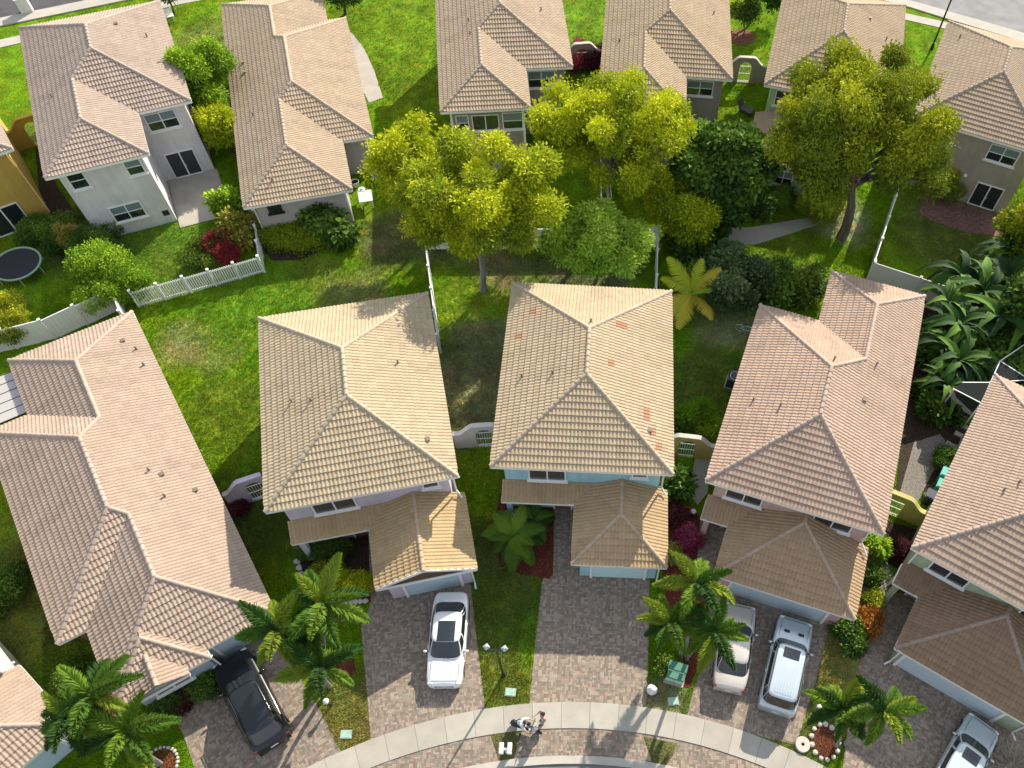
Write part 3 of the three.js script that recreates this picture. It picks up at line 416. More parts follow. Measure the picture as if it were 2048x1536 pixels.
// ---------------------------------------------------------------- ground, lawns, paving
const terr = z => { const t = cl((-26 - z) / 12, 0, 1); return -.5 * t * t * (3 - 2 * t); };
const hard = []; // plan polygons where no grass grows
for (const o of scene.children) if (o.userData.category === 'house') { o.updateMatrixWorld(true); }
function inPoly(P, x, z) { let c = false; for (let i = 0, j = P.length - 1; i < P.length; j = i++) if ((P[i][1] > z) !== (P[j][1] > z) && x < (P[j][0] - P[i][0]) * (z - P[i][1]) / (P[j][1] - P[i][1]) + P[i][0]) c = !c; return c; }
for (const o of scene.children) if (o.userData.category === 'house') o.traverse(m => { if (m.name === 'wall') { const b = new THREE.Box3().setFromBufferAttribute(m.geometry.attributes.position); const q = [[b.min.x, b.min.z], [b.max.x, b.min.z], [b.max.x, b.max.z], [b.min.x, b.max.z]].map(([x, z]) => { const v = V3(x, 0, z).applyMatrix4(o.matrixWorld); return [v.x, v.z]; }); hard.push(q); } });
const LAWN = [ // x, z, radius, colour, strength: bare, dry and lush ground
  [...[-8.24, -30.15], 5.5, [.24, .2, .1], .9], [...[-10.06, -27.94], 4.5, [.28, .23, .12], .95], [...[-9.86, -32.05], 3.5, [.22, .19, .1], .9], [...[4.55, -28.48], 3, [.17, .23, .03], .8], [...[-13.67, -41.7], 4, [.16, .14, .07], .7], [...[-22.17, -36.34], 3, [.2, .21, .05], .6], [...[-3.79, -39.36], 4.5, [.2, .16, .1], .8], [...[-9.65, -38.85], 3, [.19, .16, .08], .8], [...[-19.07, -34.89], 3.5, [.27, .22, .09], .8], [...[-28.33, -30.18], 2.5, [.3, .25, .12], .7], [...[-25.91, -29.64], 2.2, [.26, .23, .1], .7], [...[-23.5, -25.28], 4, [.14, .19, .025], .6], [...[-17.04, -40.77], 4, [.15, .12, .06], .8],
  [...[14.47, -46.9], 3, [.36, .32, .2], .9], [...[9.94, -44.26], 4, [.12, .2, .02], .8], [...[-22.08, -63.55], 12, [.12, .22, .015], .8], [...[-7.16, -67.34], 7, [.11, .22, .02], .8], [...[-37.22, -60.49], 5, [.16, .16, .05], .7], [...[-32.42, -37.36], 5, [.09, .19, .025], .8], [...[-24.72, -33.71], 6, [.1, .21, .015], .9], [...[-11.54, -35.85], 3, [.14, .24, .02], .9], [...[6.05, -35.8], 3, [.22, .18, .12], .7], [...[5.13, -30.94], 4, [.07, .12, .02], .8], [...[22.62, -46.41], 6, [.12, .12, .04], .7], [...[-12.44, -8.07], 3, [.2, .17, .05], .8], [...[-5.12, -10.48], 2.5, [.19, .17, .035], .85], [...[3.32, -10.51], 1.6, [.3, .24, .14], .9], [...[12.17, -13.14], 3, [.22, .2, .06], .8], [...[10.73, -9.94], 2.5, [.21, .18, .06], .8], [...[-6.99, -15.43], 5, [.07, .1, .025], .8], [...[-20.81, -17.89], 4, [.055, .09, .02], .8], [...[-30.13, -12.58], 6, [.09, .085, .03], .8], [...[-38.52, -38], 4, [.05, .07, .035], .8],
];
function lawnCol(x, z) {
  let c = [.105, .22, .008]; const a = fbm(x * .22, z * .22, 5, 4), b = fbm(x * .8 + 40, z * .8, 8, 3);
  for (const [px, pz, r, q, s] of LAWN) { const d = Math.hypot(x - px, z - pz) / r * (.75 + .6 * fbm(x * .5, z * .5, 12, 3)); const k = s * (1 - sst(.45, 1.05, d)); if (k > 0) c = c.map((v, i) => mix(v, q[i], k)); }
  const y = sst(.52, .72, a) * .45 + sst(.6, .8, b) * .4; c = [mix(c[0], c[0] * 1.7, y), mix(c[1], c[1] * 1.08, y), mix(c[2], c[2] * 1.7, y)];
  const k = .88 + .48 * fbm(x * .35, z * .35, 19, 4); const w = c[0] / c[1]; return [c[0] * k * (w > .6 ? mix(1.65, 1.25, cl((w - .6) * 2.5, 0, 1)) : 1.65), c[1] * k * 1.5, c[2] * k * 1.5];
}
{
  const xs = [], zs = []; for (let x = -75; x <= 55; x += .5) xs.push(x); for (let z = -92; z <= 12; z += .5) zs.push(z);
  for (let d = 2; d < 2500; d *= 1.7) { xs.unshift(-75 - d); xs.push(55 + d); zs.unshift(-92 - d); zs.push(12 + d); }
  const p = [], c = [], uv = [], ix = [], n = xs.length; for (const z of zs) for (const x of xs) { p.push(x, terr(z), z); uv.push(x, z); c.push(...lawnCol(x, z)); }
  for (let i = 0; i + 1 < zs.length; i++) for (let j = 0; j + 1 < n; j++) { const a = i * n + j; ix.push(a, a + n, a + 1, a + 1, a + n, a + n + 1); }
  const g = new THREE.BufferGeometry(); g.setAttribute('position', new THREE.Float32BufferAttribute(p, 3)); g.setAttribute('color', new THREE.Float32BufferAttribute(c, 3)); g.setAttribute('uv', new THREE.Float32BufferAttribute(uv, 2)); g.setIndex(ix); g.computeVertexNormals();
  struct('lawn_ground', g, new THREE.MeshPhysicalMaterial({ color: rgb(1, 1, 1), vertexColors: true, roughness: 1, specularIntensity: .15, map: T.grass, bumpMap: T.grassB, bumpScale: .04 }), null, 'green lawn ground with dry and lush patches between the houses');
}
// a flat sheet following the terrain
function sheetGeo(pts, off, rot = 0, th = 0, mott = 0) {
  const cm = (x, z) => { const k = .94 + .15 * (fbm(x * .5, z * .5, 91, 4) - .3) - .12 * sst(.6, .78, fbm(x * 1.1 + 50, z * .35, 95, 3)); return [k, k * .99, k * .975]; };
  const m = new MB(), sh = pts.map(q => new THREE.Vector2(q[0], q[1])); const tris = THREE.ShapeUtils.triangulateShape(sh, []);
  for (const t of tris) { let tri = ccw(t.map(i => pts[i])); const z0 = Math.min(...tri.map(q => q[1])), z1 = Math.max(...tri.map(q => q[1])); const flat = !mott && (z0 >= -26 || z1 <= -38); const cuts = flat ? [[z0, z1]] : []; if (!flat) for (let z = Math.floor(z0 * 2) / 2; z < z1; z += .5) cuts.push([z, z + .5]);
    for (const [a, b] of cuts) { const q = flat ? tri.map(v => [v[0], v[1], 0]) : clip(tri.map(v => [v[0], v[1], 0]), [[-999, a], [999, a], [999, b], [-999, b]]); if (mott) { const x0 = Math.min(...q.map(v => v[0])), x1 = Math.max(...q.map(v => v[0])); for (let x = Math.floor(x0 * 2) / 2; x < x1; x += .5) { const w = clip(q, [[x, -999], [x + .5, -999], [x + .5, 999], [x, 999]]); for (let k = 1; k + 1 < w.length; k++) { const T3 = [w[0], w[k + 1], w[k]]; m.tri(...T3.map(v => [v[0], terr(v[1]) + off, v[1]])); for (const v of T3) m.c.push(...cm(v[0], v[1])); } } continue; }
      for (let k = 1; k + 1 < q.length; k++) { const f = v => [v[0], terr(v[1]) + off, v[1]]; m.tri(f(q[0]), f(q[k + 1]), f(q[k])); } } }
  if (th) { const P = ccw(pts); for (let i = 0; i < P.length; i++) { const a = P[i], b = P[(i + 1) % P.length], ya = terr(a[1]) + off, yb = terr(b[1]) + off; m.quad([b[0], yb - th, b[1]], [a[0], ya - th, a[1]], [a[0], ya, a[1]], [b[0], yb, b[1]], mott ? [.8, .8, .78] : null); } }
  return m.geo(1, rot);
}
const mottled = new Map(); function pave(name, label, pts, mat, off = .02, rot = 0, th = .05) { hard.push(pts); const mo = ['driveway', 'apron', 'patio', 'street', 'side_path'].includes(name); let mm = mat; if (mo) { if (!mottled.has(mat)) { const q = mat.clone(); q.vertexColors = true; mottled.set(mat, q); } mm = mottled.get(mat); } return struct(name, sheetGeo(pts, off, rot, th, mo), mm, null, label); }
const inH = (x0, z0, yaw, pts) => pts.map(([x, z]) => [x0 + Math.cos(yaw) * x + Math.sin(yaw) * z, z0 - Math.sin(yaw) * x + Math.cos(yaw) * z]);
pave('driveway', 'brick paver driveway of the lilac house with a white sedan', [[-13.84, -18.61], [-12.77, -18.72], [-11.6, -15.4], [-7.78, -16.51], [-6.8, -13.08], [-5.63, -9.09], [-8.05, -8.48], [-10.89, -7.03], [-11.57, -9.13], [-12.8, -12.77], [-12.6, -14.16]], M.paver, .03, .32);
pave('driveway', 'empty brick paver driveway of the aqua house', [[-3.64, -21.26], [-2.2, -21.41], [-1.91, -17.39], [2.09, -17.8], [2.34, -12.21], [2.37, -9.87], [-3.51, -9.38], [-3.63, -12.71], [-3.72, -16.39], [-3.18, -16.68]], M.paver, .03, .06);
pave('driveway', 'shaded brick paver driveway of the pink house under two cars', [[4.83, -21.18], [6.51, -21.36], [7.11, -17.71], [12.89, -16.38], [11.89, -14.96], [11.19, -12.42], [9.99, -8.9], [4.41, -9.61], [4.83, -11.41], [5.28, -12.86], [5.65, -14.97], [4.66, -17.76]], M.paver, .03, -.23);
pave('driveway', 'brick paver driveway of the pale green house', [[15.22, -17.33], [14.2, -15.52], [13.25, -12.72], [12.82, -10.88], [12.16, -7.45], [17.2, -4.77], [25.17, -8.59], [22.32, -12.26], [17.98, -15.33], [17.44, -17.85]], M.paver, .03, -.48);
pave('driveway', 'brick paver driveway of the bungalow with a black car', [[-20, -6.72], [-18.53, -4.75], [-16.09, -3.22], [-11.96, -6.23], [-13.78, -8.44], [-14.76, -9.46], [-17.65, -12.98], [-20.18, -11.13], [-21.43, -8.22]], M.paver, .03, .67);
// beds
pave('mulch_bed', 'red mulch bed round the small feathery palm of the aqua house', [[-6.85, -21.41], [-3.73, -21.58], [-3.18, -16.68], [-3.37, -16.42], [-4.98, -16.55], [-6.15, -16.97], [-6.9, -19.02]], M.mulch, .04);
pave('mulch_bed', 'red mulch bed along the walkway of the pink house', [[2.68, -22.42], [4.89, -21.03], [4.72, -17.76], [5.52, -14.82], [5.24, -13.29], [4.57, -11.26], [4.06, -11.21], [4.19, -12.92], [2.85, -16.69]], M.mulch, .026);
pave('mulch_bed', 'dark soil bed with stone edging before the lilac porch', [[-17.41, -17.32], [-13.78, -18.61], [-12.62, -14.22], [-13.95, -13.98], [-15.8, -14.41], [-16.49, -15.05]], M.soil, .022);
pave('mulch_bed', 'strip of red mulch behind the stone edging of the lilac house', [[-14.05, -14.39], [-12.78, -14.79], [-12.64, -14.3], [-13.97, -14.06]], M.mulch, .04);
pave('mulch_bed', 'red mulch patch beside the driveway under the palm trio', [[-13.64, -10.58], [-12.91, -11.56], [-12.48, -10.43], [-13.15, -9.86]], M.mulch, .03);
pave('gravel_bed', 'pale gravel strip beside the pink house', [[14.22, -19.63], [15.15, -19.88], [15.78, -18.57], [15.05, -16.59], [14.37, -15.96], [13.77, -16.47]], M.gravel, .02);
pave('mulch_bed', 'dark soil strip beside the pale green house', [[15.56, -21.98], [17.41, -21.52], [16.15, -18.91], [15.27, -19.28]], M.soil, .024);
pave('mulch_bed', 'dark soil under the banana plants beside the pink house', [[19.5, -39.7], [27.13, -40.64], [25.99, -34.3], [23.85, -33.2], [22.35, -30.15], [20.15, -27.06], [18.44, -24.26], [16.57, -23.39], [16.3, -23.7], [16.9, -26.89], [18.66, -35.15]], M.soil, .012);
pave('side_path', 'grey gravel path between the pink and the green house', [[16.54, -23.72], [17.83, -27.54], [19.55, -28.36], [20.08, -27.24], [18.62, -25.31], [17.6, -23.34]], M.gravel, .02);
pave('side_path', 'concrete path beside the yellow gate wall', [[4.09, -22.41], [4.39, -25.51], [5.39, -25.45], [5.17, -22.69], [4.61, -21.81]], M.conc2, .02);
pave('patio', 'pale concrete patio in the corner of the lavender house', inH(-39.45, -41.16, .517, [[5.62, -.5], [9.1, -.5], [9.1, 4.62], [5.62, 4.62]]), M.conc, .06);
pave('patio', 'pale concrete patio beside the grey bungalow', [[-27.12, -64.91], [-24.83, -62.07], [-23.27, -59.25], [-21.74, -55.85], [-22.68, -55.09], [-24.27, -57.78], [-25.91, -60.19]], M.conc, .03);
pave('patio', 'red brick patio behind the beige house', [[21.24, -50.75], [28.02, -48.68], [26.75, -46.69], [23.79, -46.82], [21.64, -47.58], [20.44, -48.32]], std([.3, .17, .13], { map: T.paver, bumpMap: T.paverB, bumpScale: .01, roughness: .9 }), .03);
pave('patio', 'stone edged patio behind the mint house', [[3.71, -44.71], [7.75, -45.24], [13.36, -47.28], [13.33, -46.49], [8.11, -43.52], [4.12, -43.41]], M.conc, .02);
pave('mulch_bed', 'brown bark bed round the oval hedge', [[-27.3, -41.9], [-21.2, -43.22], [-20.77, -41.52], [-21.92, -39.18], [-23.35, -38.06], [-25.15, -37.73], [-26.12, -38.64]], M.soil, .02);
pave('mulch_bed', 'brown bed between the yellow and the lavender house', [[-45.62, -46.83], [-41.87, -42.51], [-37.54, -38.12], [-39.51, -37.87], [-42.8, -41.36]], M.soil, .02);
pave('mulch_bed', 'orange mulch ring on the lawn beside the taupe houses', [[6.04, -69.28], [7.28, -69.78], [8.26, -69.03], [7.95, -67.81], [6.64, -67.17], [5.88, -67.93]], std([.4, .16, .08], { map: T.mulch, roughness: .95 }), .03);
// roads at the top
const roadL = pave('road', 'grey asphalt road beyond the lavender house', [[-61.05, -56.79], [-55.1, -61.32], [-44.91, -67.58], [-40.58, -70.34], [-47.58, -85.04], [-73.43, -74.71]], std([.09, .09, .1], { map: T.asph, roughness: .9 }), .01, 0, 0);
pave('kerb', 'pale concrete kerb strip along the road beyond the lavender house', [[-60.45, -55.69], [-54.6, -60.27], [-44.47, -66.42], [-40.17, -69.14], [-40.58, -70.34], [-44.91, -67.58], [-55.1, -61.32], [-61.05, -56.79]], M.conc, .1, 0, .12);
pave('sidewalk', 'white concrete sidewalk beyond the lavender house', [[-59.36, -53.65], [-53.33, -57.58], [-51.45, -58.83], [-42.25, -65.13], [-39.48, -67.09], [-39.82, -68.11], [-42.62, -66.12], [-51.89, -59.79], [-53.81, -58.59], [-59.87, -54.6]], M.conc, .04);
pave('sidewalk', 'white concrete sidewalk behind the tall trees, top', [[-42.1, -65.31], [-38.28, -67.44], [-33.86, -68.78], [-34.12, -69.67], [-38.57, -68.31], [-42.41, -66.16]], M.conc, .041);
pave('road', 'pale grey asphalt road at the top right corner', [[14.36, -78.88], [23.57, -76.27], [32.71, -73.03], [43.08, -68.59], [49.69, -76.32], [38.27, -89.93], [17.79, -88.23]], std([.3, .3, .31], { map: T.asph, roughness: .9 }), .01, 0, 0);
pave('kerb', 'white concrete kerb strip along the top right road', [[14.32, -77.87], [22.56, -75.47], [25.96, -74.12], [31.71, -71.96], [42.75, -67.28], [43.08, -68.59], [32.71, -73.03], [23.57, -76.27], [14.36, -78.88]], M.conc, .1, 0, .12);
pave('sidewalk', 'white concrete sidewalk beside the beige house', [[14.23, -75.88], [22.05, -74.51], [25.72, -73.69], [32.35, -70.94], [42.44, -66.06], [42.17, -65], [32.13, -69.66], [25.46, -72.65], [21.95, -73.48], [14.19, -74.91]], M.conc, .04);
// street, kerb, apron and sidewalk of the cul-de-sac
const CX = 1.02, CZ = 16.93, arc = (R, a) => [CX + R * Math.sin(a), CZ - R * Math.cos(a)];
const ring = (r0, r1, a0, a1, n) => { const P = []; for (let i = 0; i <= n; i++) P.push(arc(r1, mix(a0, a1, i / n))); for (let i = n; i >= 0; i--) P.push(arc(r0, mix(a0, a1, i / n))); return P; };
pave('street', 'grey street of the cul-de-sac below the sidewalk', ring(.5, 24.06, -3.14, 3.14, 60), std([.24, .235, .23], { map: T.asph, roughness: .9 }), .006, 0, 0);
pave('apron', 'pinkish paver apron between the curved sidewalk and the kerb', ring(24.3, 25.8, -1.25, 1.25, 70), M.paver, .025, .1);
{ const k = pave('kerb', 'curved pale concrete kerb along the cul-de-sac', ring(24.04, 24.42, -1.25, 1.25, 70), M.conc, .09, 0, .12); }
{
  const sw = struct('sidewalk', sheetGeo(ring(25.72, 27.0, -1.25, 1.25, 90), .012), M.conc2, null, 'curved pale concrete sidewalk across the driveway ends'); hard.push(ring(25.6, 27.1, -1.25, 1.25, 60));
  const mats = [0, 1, 2].map(i => std([.43 + .02 * i, .405 + .02 * i, .35 + .019 * i], { roughness: .92, map: T.conc })); const n = 46; for (let i = 0; i < n; i++) { const a0 = mix(-1.25, 1.25, i / n) + .00025, a1 = mix(-1.25, 1.25, (i + 1) / n) - .00025; struct('slab', new MB().prism(ring(25.72, 27.0, a0, a1, 3), .015, .06 + .004 * hash2(i, 3, 3)).geo(1, i), mats[Math.floor(hash2(i, 1, 9) * 3)], sw); }
}
pave('grass_strip', 'small grass strip with twin white mailboxes beside the kerb', [[-5.25, -8.15], [-3.67, -8.44], [-3.74, -8.02], [-3.92, -6.9], [-4.54, -6.8]], std([.15, .16, .03], { map: T.grass, bumpMap: T.grassB, bumpScale: .05 }), .05);
pave('grass_strip', 'small grass strip beside the driveway of the pink house', [[2.38, -8.6], [4.03, -8.44], [3.84, -7.83], [3.5, -7.33], [2.91, -7.32]], std([.15, .16, .03], { map: T.grass, bumpMap: T.grassB, bumpScale: .05 }), .05);
for (const o of [hard.length - 1, hard.length - 2]) hard[o].grass = true;
// ---------------------------------------------------------------- fences and gate walls
function fence(name, label, pts, ht, o = {}) {
  const t = thing(name, label, 'fence', [0, 0, 0], 0, o.group); const mat = o.mat || M.vinyl;
  for (let i = 0; i + 1 < pts.length; i++) {
    const a = pts[i], b = pts[i + 1], L = Math.hypot(b[0] - a[0], b[1] - a[1]), n = Math.max(1, Math.round(L / (o.span || 2.2))), ry = Math.atan2(-(b[1] - a[1]), b[0] - a[0]);
    for (let k = 0; k <= n; k++) { if (k === n && i + 2 < pts.length) continue; const x = mix(a[0], b[0], k / n), z = mix(a[1], b[1], k / n), y = terr(z); part('post', new MB().box(x, y + ht / 2 + .04, z, .13, ht + .08, .13, ry).box(x, y + ht + .11, z, .17, .05, .17, ry).geo(), mat, t); }
    for (let k = 0; k < n; k++) {
      const x = mix(a[0], b[0], (k + .5) / n), z = mix(a[1], b[1], (k + .5) / n), y = terr(z), w = L / n - .14;
      if (o.picket) { for (const yy of [.22, ht - .18]) part('rail', box(x, y + yy, z, w, .09, .05, ry), mat, t); const m = Math.round(w / .145); for (let q = 0; q < m; q++) { const s = -w / 2 + (q + .5) * w / m; part('picket', box(x + s * Math.cos(ry), y + ht / 2, z - s * Math.sin(ry), .075, ht - .1, .03, ry), mat, t); } }
      else { part('fence_panel', (() => { const p = new MB(), m = Math.round(w / .28); for (let q = 0; q < m; q++) { const s = -w / 2 + (q + .5) * w / m; p.box(x + s * Math.cos(ry), y + ht / 2 + .03, z - s * Math.sin(ry), w / m - .008, ht - .22, .035, ry); } return p.geo(); })(), mat, t); for (const yy of [.1, ht - .05]) part('rail', box(x, y + yy, z, w, .11, .06, ry), mat, t); }
    }
  }
  return t;
}
fence('picket_fence', 'white picket fence round the lawn of the lavender house', [[-32.19, -32.57], [-25.32, -36.63], [-26.93, -40.71]], 1.5, { picket: true, span: 1.75 });
fence('privacy_fence', 'white solid fence behind the bungalow, pale lavender in shade', [[-41.89, -26.33], [-36.17, -29.29], [-33.35, -32.06]], 1.8, { span: 2.4 });
fence('privacy_fence', 'low white fence corner between the round shrub and bungalow roof', [[-32.03, -30.78], [-33.28, -32.52]], 1.6, { span: 1.2 });
fence('privacy_fence', 'white solid fence seen edge-on left of the aqua house', [[-14.57, -38.85], [-12.19, -31.07]], 1.85);
fence('privacy_fence', 'white solid fence seen edge-on right of the aqua house', [[1, -42.58], [1.26, -35.67]], 1.85);
fence('privacy_fence', 'white solid rear fence behind the aqua house under the trees', [[-14.77, -40.14], [0.84, -42.37]], 1.85, { span: 2.3 });
fence('privacy_fence', 'white fence seen edge-on through the left yellow-green tree', [[-13.3, -44.59], [-12.24, -40.9]], 1.8);
fence('privacy_fence', 'white fence seen edge-on through the middle yellow-green tree', [[-3.76, -50.76], [-2.95, -42.22]], 1.8);
fence('privacy_fence', 'white fence beside the trunk of the big round tree', [[18.81, -50.01], [16.05, -41.18]], 1.85);
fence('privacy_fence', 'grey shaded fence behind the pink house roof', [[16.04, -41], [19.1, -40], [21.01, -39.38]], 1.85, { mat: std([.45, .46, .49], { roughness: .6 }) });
function gateWall(label, a, b, mat, gs, o = {}) {
  const L = Math.hypot(b[0] - a[0], b[1] - a[1]), ry = Math.atan2(-(b[1] - a[1]), b[0] - a[0]), y = terr((a[1] + b[1]) / 2); const t = thing('gate_wall', label, 'gate wall', [a[0], y, a[1]], ry); const g0 = gs * L, top = s => 1.5 + .75 * (1 - sst(.55, 1.5, Math.abs(s - g0)));
  const sh = new THREE.Shape(); sh.moveTo(0, 0); sh.lineTo(0, top(0)); for (let i = 1; i <= 24; i++) sh.lineTo(L * i / 24, top(L * i / 24)); sh.lineTo(L, 0); sh.closePath();
  const w = .5, hole = new THREE.Path(); hole.moveTo(g0 - w, .04); hole.lineTo(g0 + w, .04); hole.lineTo(g0 + w, 1.35); hole.absarc(g0, 1.35, w, 0, Math.PI, false); hole.lineTo(g0 - w, .04); sh.holes.push(hole);
  part('wall', uvBox(new THREE.ExtrudeGeometry(sh, { depth: .2, bevelEnabled: false, curveSegments: 16 }).translate(0, 0, -.1)), mat, t);
  const cp = new MB(); for (let i = 0; i < 24; i++) { const s = L * i / 24, e = L * (i + 1) / 24; cp.beam([s, top(s) + .02, 0], [e, top(e) + .02, 0], .28, .07); } part('coping', cp.geo(), o.cap || M.whiteFlat, t);
  const g = sub('gate', t, [g0, 0, 0]); for (let i = 0; i < 7; i++) part('bar', box(-.42 + i * .14, .78, 0, .025, 1.36, .025), o.iron || M.white, g); for (const yy of [.14, .8, 1.44]) part('rail', box(0, yy, 0, .96, .045, .035), o.iron || M.white, g);
  hard.push([a, b, [b[0] + .1, b[1] + .1]]); return t;
}
gateWall('lilac arched gate wall between bungalow and lilac house', [-21.57, -18.91], [-19.57, -20], wL, .72, { cap: wL });
gateWall('white arched gate wall between lilac and aqua house', [-9.92, -24.14], [-7.24, -24.64], wCream, .66, { cap: M.whiteFlat });
gateWall('ochre gate wall between the aqua and the pink house', [2.54, -25.04], [5.4, -24.97], stucco([.55, .38, .12]), .42, { cap: wCream });
gateWall('yellow-green gate wall beside the teal bins', [15.27, -22.65], [17.66, -21.78], stucco([.5, .5, .13]), .22, { cap: stucco([.68, .64, .25]) });
gateWall('mustard gate wall between yellow and lavender house', [-46.64, -46.01], [-44.7, -47.51], wYel, .75, { cap: stucco([.7, .5, .12]) });
gateWall('beige gate wall behind the red shrubs at the top', [-7.46, -61.7], [-4.49, -62.56], wBeige, .35, { cap: wCream });
gateWall('beige gate wall beside the brown-grey house', [5.89, -62.13], [9.12, -62.35], wBeige, .38, { cap: wCream });
// ---------------------------------------------------------------- vegetation
const leafMat = new THREE.MeshPhysicalMaterial({ color: rgb(1, 1, 1), roughness: .8, side: THREE.DoubleSide, transmission: .3, thickness: 0, specularIntensity: .35 });
const tint = (c, o = {}) => new THREE.MeshPhysicalMaterial(Object.assign({ color: rgb(...c), roughness: .75, side: THREE.DoubleSide, transmission: .25, thickness: 0, specularIntensity: .35 }, o));
function sprig(n, R, len, wid, seed, droop = .2) { const r = RNG(seed), m = new MB(); for (let i = 0; i < n; i++) { const a = r() * 6.283, b = Math.acos(2 * r() - 1), q = Math.cbrt(r()) * R, p = V3(Math.sin(b) * Math.cos(a), Math.cos(b), Math.sin(b) * Math.sin(a)).multiplyScalar(q); const d = V3(r() - .5, r() - .3 - droop, r() - .5).addScaledVector(p, .8 / R).normalize(), s = V3(r() - .5, r() - .5, r() - .5).cross(d).normalize(); const L = len * (.7 + .6 * r()), w = wid * (.7 + .6 * r()), f = (t, k) => { const v = p.clone().addScaledVector(d, L * t).addScaledVector(s, w * k); v.y -= t * t * L * droop; return [v.x, v.y, v.z]; }; m.quad(f(0, 0), f(.45, .5), f(1, 0), f(.45, -.5)); } return m.geo(); }
const SPR = { fine: [1, 2, 3].map(s => sprig(40, .5, .2, .095, s)), broad: [4, 5].map(s => sprig(14, .42, .36, .22, s)), tiny: [6, 7].map(s => sprig(22, .24, .12, .06, s)), spiky: [8, 9].map(s => sprig(24, .1, .5, .07, s, -.1)) };
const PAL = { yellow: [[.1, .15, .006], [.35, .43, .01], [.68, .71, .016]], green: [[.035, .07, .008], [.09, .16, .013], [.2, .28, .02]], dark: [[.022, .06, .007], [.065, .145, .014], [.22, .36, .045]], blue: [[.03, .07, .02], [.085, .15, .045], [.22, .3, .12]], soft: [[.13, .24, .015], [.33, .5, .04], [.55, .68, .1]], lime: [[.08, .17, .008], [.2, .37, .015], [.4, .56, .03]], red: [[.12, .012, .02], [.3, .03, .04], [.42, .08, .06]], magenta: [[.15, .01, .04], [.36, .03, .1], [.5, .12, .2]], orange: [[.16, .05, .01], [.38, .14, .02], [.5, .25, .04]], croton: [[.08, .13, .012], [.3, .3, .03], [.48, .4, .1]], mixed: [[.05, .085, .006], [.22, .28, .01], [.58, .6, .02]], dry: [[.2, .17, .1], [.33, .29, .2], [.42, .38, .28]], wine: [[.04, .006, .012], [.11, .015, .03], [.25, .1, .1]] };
function crown(parent, o, seed) {
  const r = RNG(seed), geos = SPR[o.leaf || 'fine'], n = o.n, pal = PAL[o.pal || 'green'], blobs = [];
  for (let k = 0; k < (o.blobs || 30); k++) { const a = r() * 6.283, y = mix(o.low ?? -.55, 1, r()), q = Math.sqrt(Math.max(0, 1 - y * y)), d = mix(.3, .95, Math.pow(r(), .6)); blobs.push({ c: [o.c[0] + Math.cos(a) * q * o.r[0] * d, o.c[1] + y * o.r[1] * d, o.c[2] + Math.sin(a) * q * o.r[2] * d], R: mix(.2, .44, r()) * (o.br || 1), t: r(), y }); }
  const list = [[]], rm = Math.min(o.r[0], o.r[2]);
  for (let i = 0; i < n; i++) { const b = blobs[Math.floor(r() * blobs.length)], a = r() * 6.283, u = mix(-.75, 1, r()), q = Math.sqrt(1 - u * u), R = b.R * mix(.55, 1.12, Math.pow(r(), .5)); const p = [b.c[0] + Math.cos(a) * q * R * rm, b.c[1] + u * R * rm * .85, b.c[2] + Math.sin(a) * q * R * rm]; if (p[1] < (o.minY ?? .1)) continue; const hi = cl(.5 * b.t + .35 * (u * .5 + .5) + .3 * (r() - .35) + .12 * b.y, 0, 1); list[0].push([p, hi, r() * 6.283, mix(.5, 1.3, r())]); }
  const D = new THREE.Object3D(), col = new THREE.Color();
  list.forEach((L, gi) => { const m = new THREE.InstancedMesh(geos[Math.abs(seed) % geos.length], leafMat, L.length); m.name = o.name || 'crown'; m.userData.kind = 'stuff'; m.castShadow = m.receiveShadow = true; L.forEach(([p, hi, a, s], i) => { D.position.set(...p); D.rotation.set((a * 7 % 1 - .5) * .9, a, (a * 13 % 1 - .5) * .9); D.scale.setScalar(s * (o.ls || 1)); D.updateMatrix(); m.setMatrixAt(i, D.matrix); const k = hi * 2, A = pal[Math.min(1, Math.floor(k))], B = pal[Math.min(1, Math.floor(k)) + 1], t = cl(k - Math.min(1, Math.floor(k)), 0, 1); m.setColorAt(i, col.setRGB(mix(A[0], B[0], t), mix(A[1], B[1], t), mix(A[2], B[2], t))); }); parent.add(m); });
  return blobs;
}
function tree(name, label, base, o) {
  const t = thing(name, label, o.cat || 'tree', [base[0], terr(base[1]), base[1]], 0, o.group), c = o.c || [0, o.h, 0];
  const blobs = crown(t, { ...o, c }, o.seed); const r = RNG(o.seed + 5);
  if (o.trunk) { const f = [c[0] * .75, c[1] - o.r[1] * .45, c[2] * .75]; part('trunk', taperTube([[0, -.1, 0], [f[0] * .2 + .12, f[1] * .35, f[2] * .2], [f[0] * .6 - .1, f[1] * .7, f[2] * .6], f], o.trunk, o.trunk * .55, 10, .35), o.barkMat || M.bark, t); const n = o.limbs ?? 9; for (let i = 0; i < n; i++) { const b = blobs[Math.floor(r() * blobs.length)].c, k = mix(.62, 1, r()), s = [f[0] * k, f[1] * k, f[2] * k]; part('branch', taperTube([s, [mix(s[0], b[0], .45) + (r() - .5) * .5, mix(s[1], b[1], .55), mix(s[2], b[2], .45) + (r() - .5) * .5], b], o.trunk * .42, .03, 6, .2), o.barkMat || M.bark, t); } }
  return t;
}
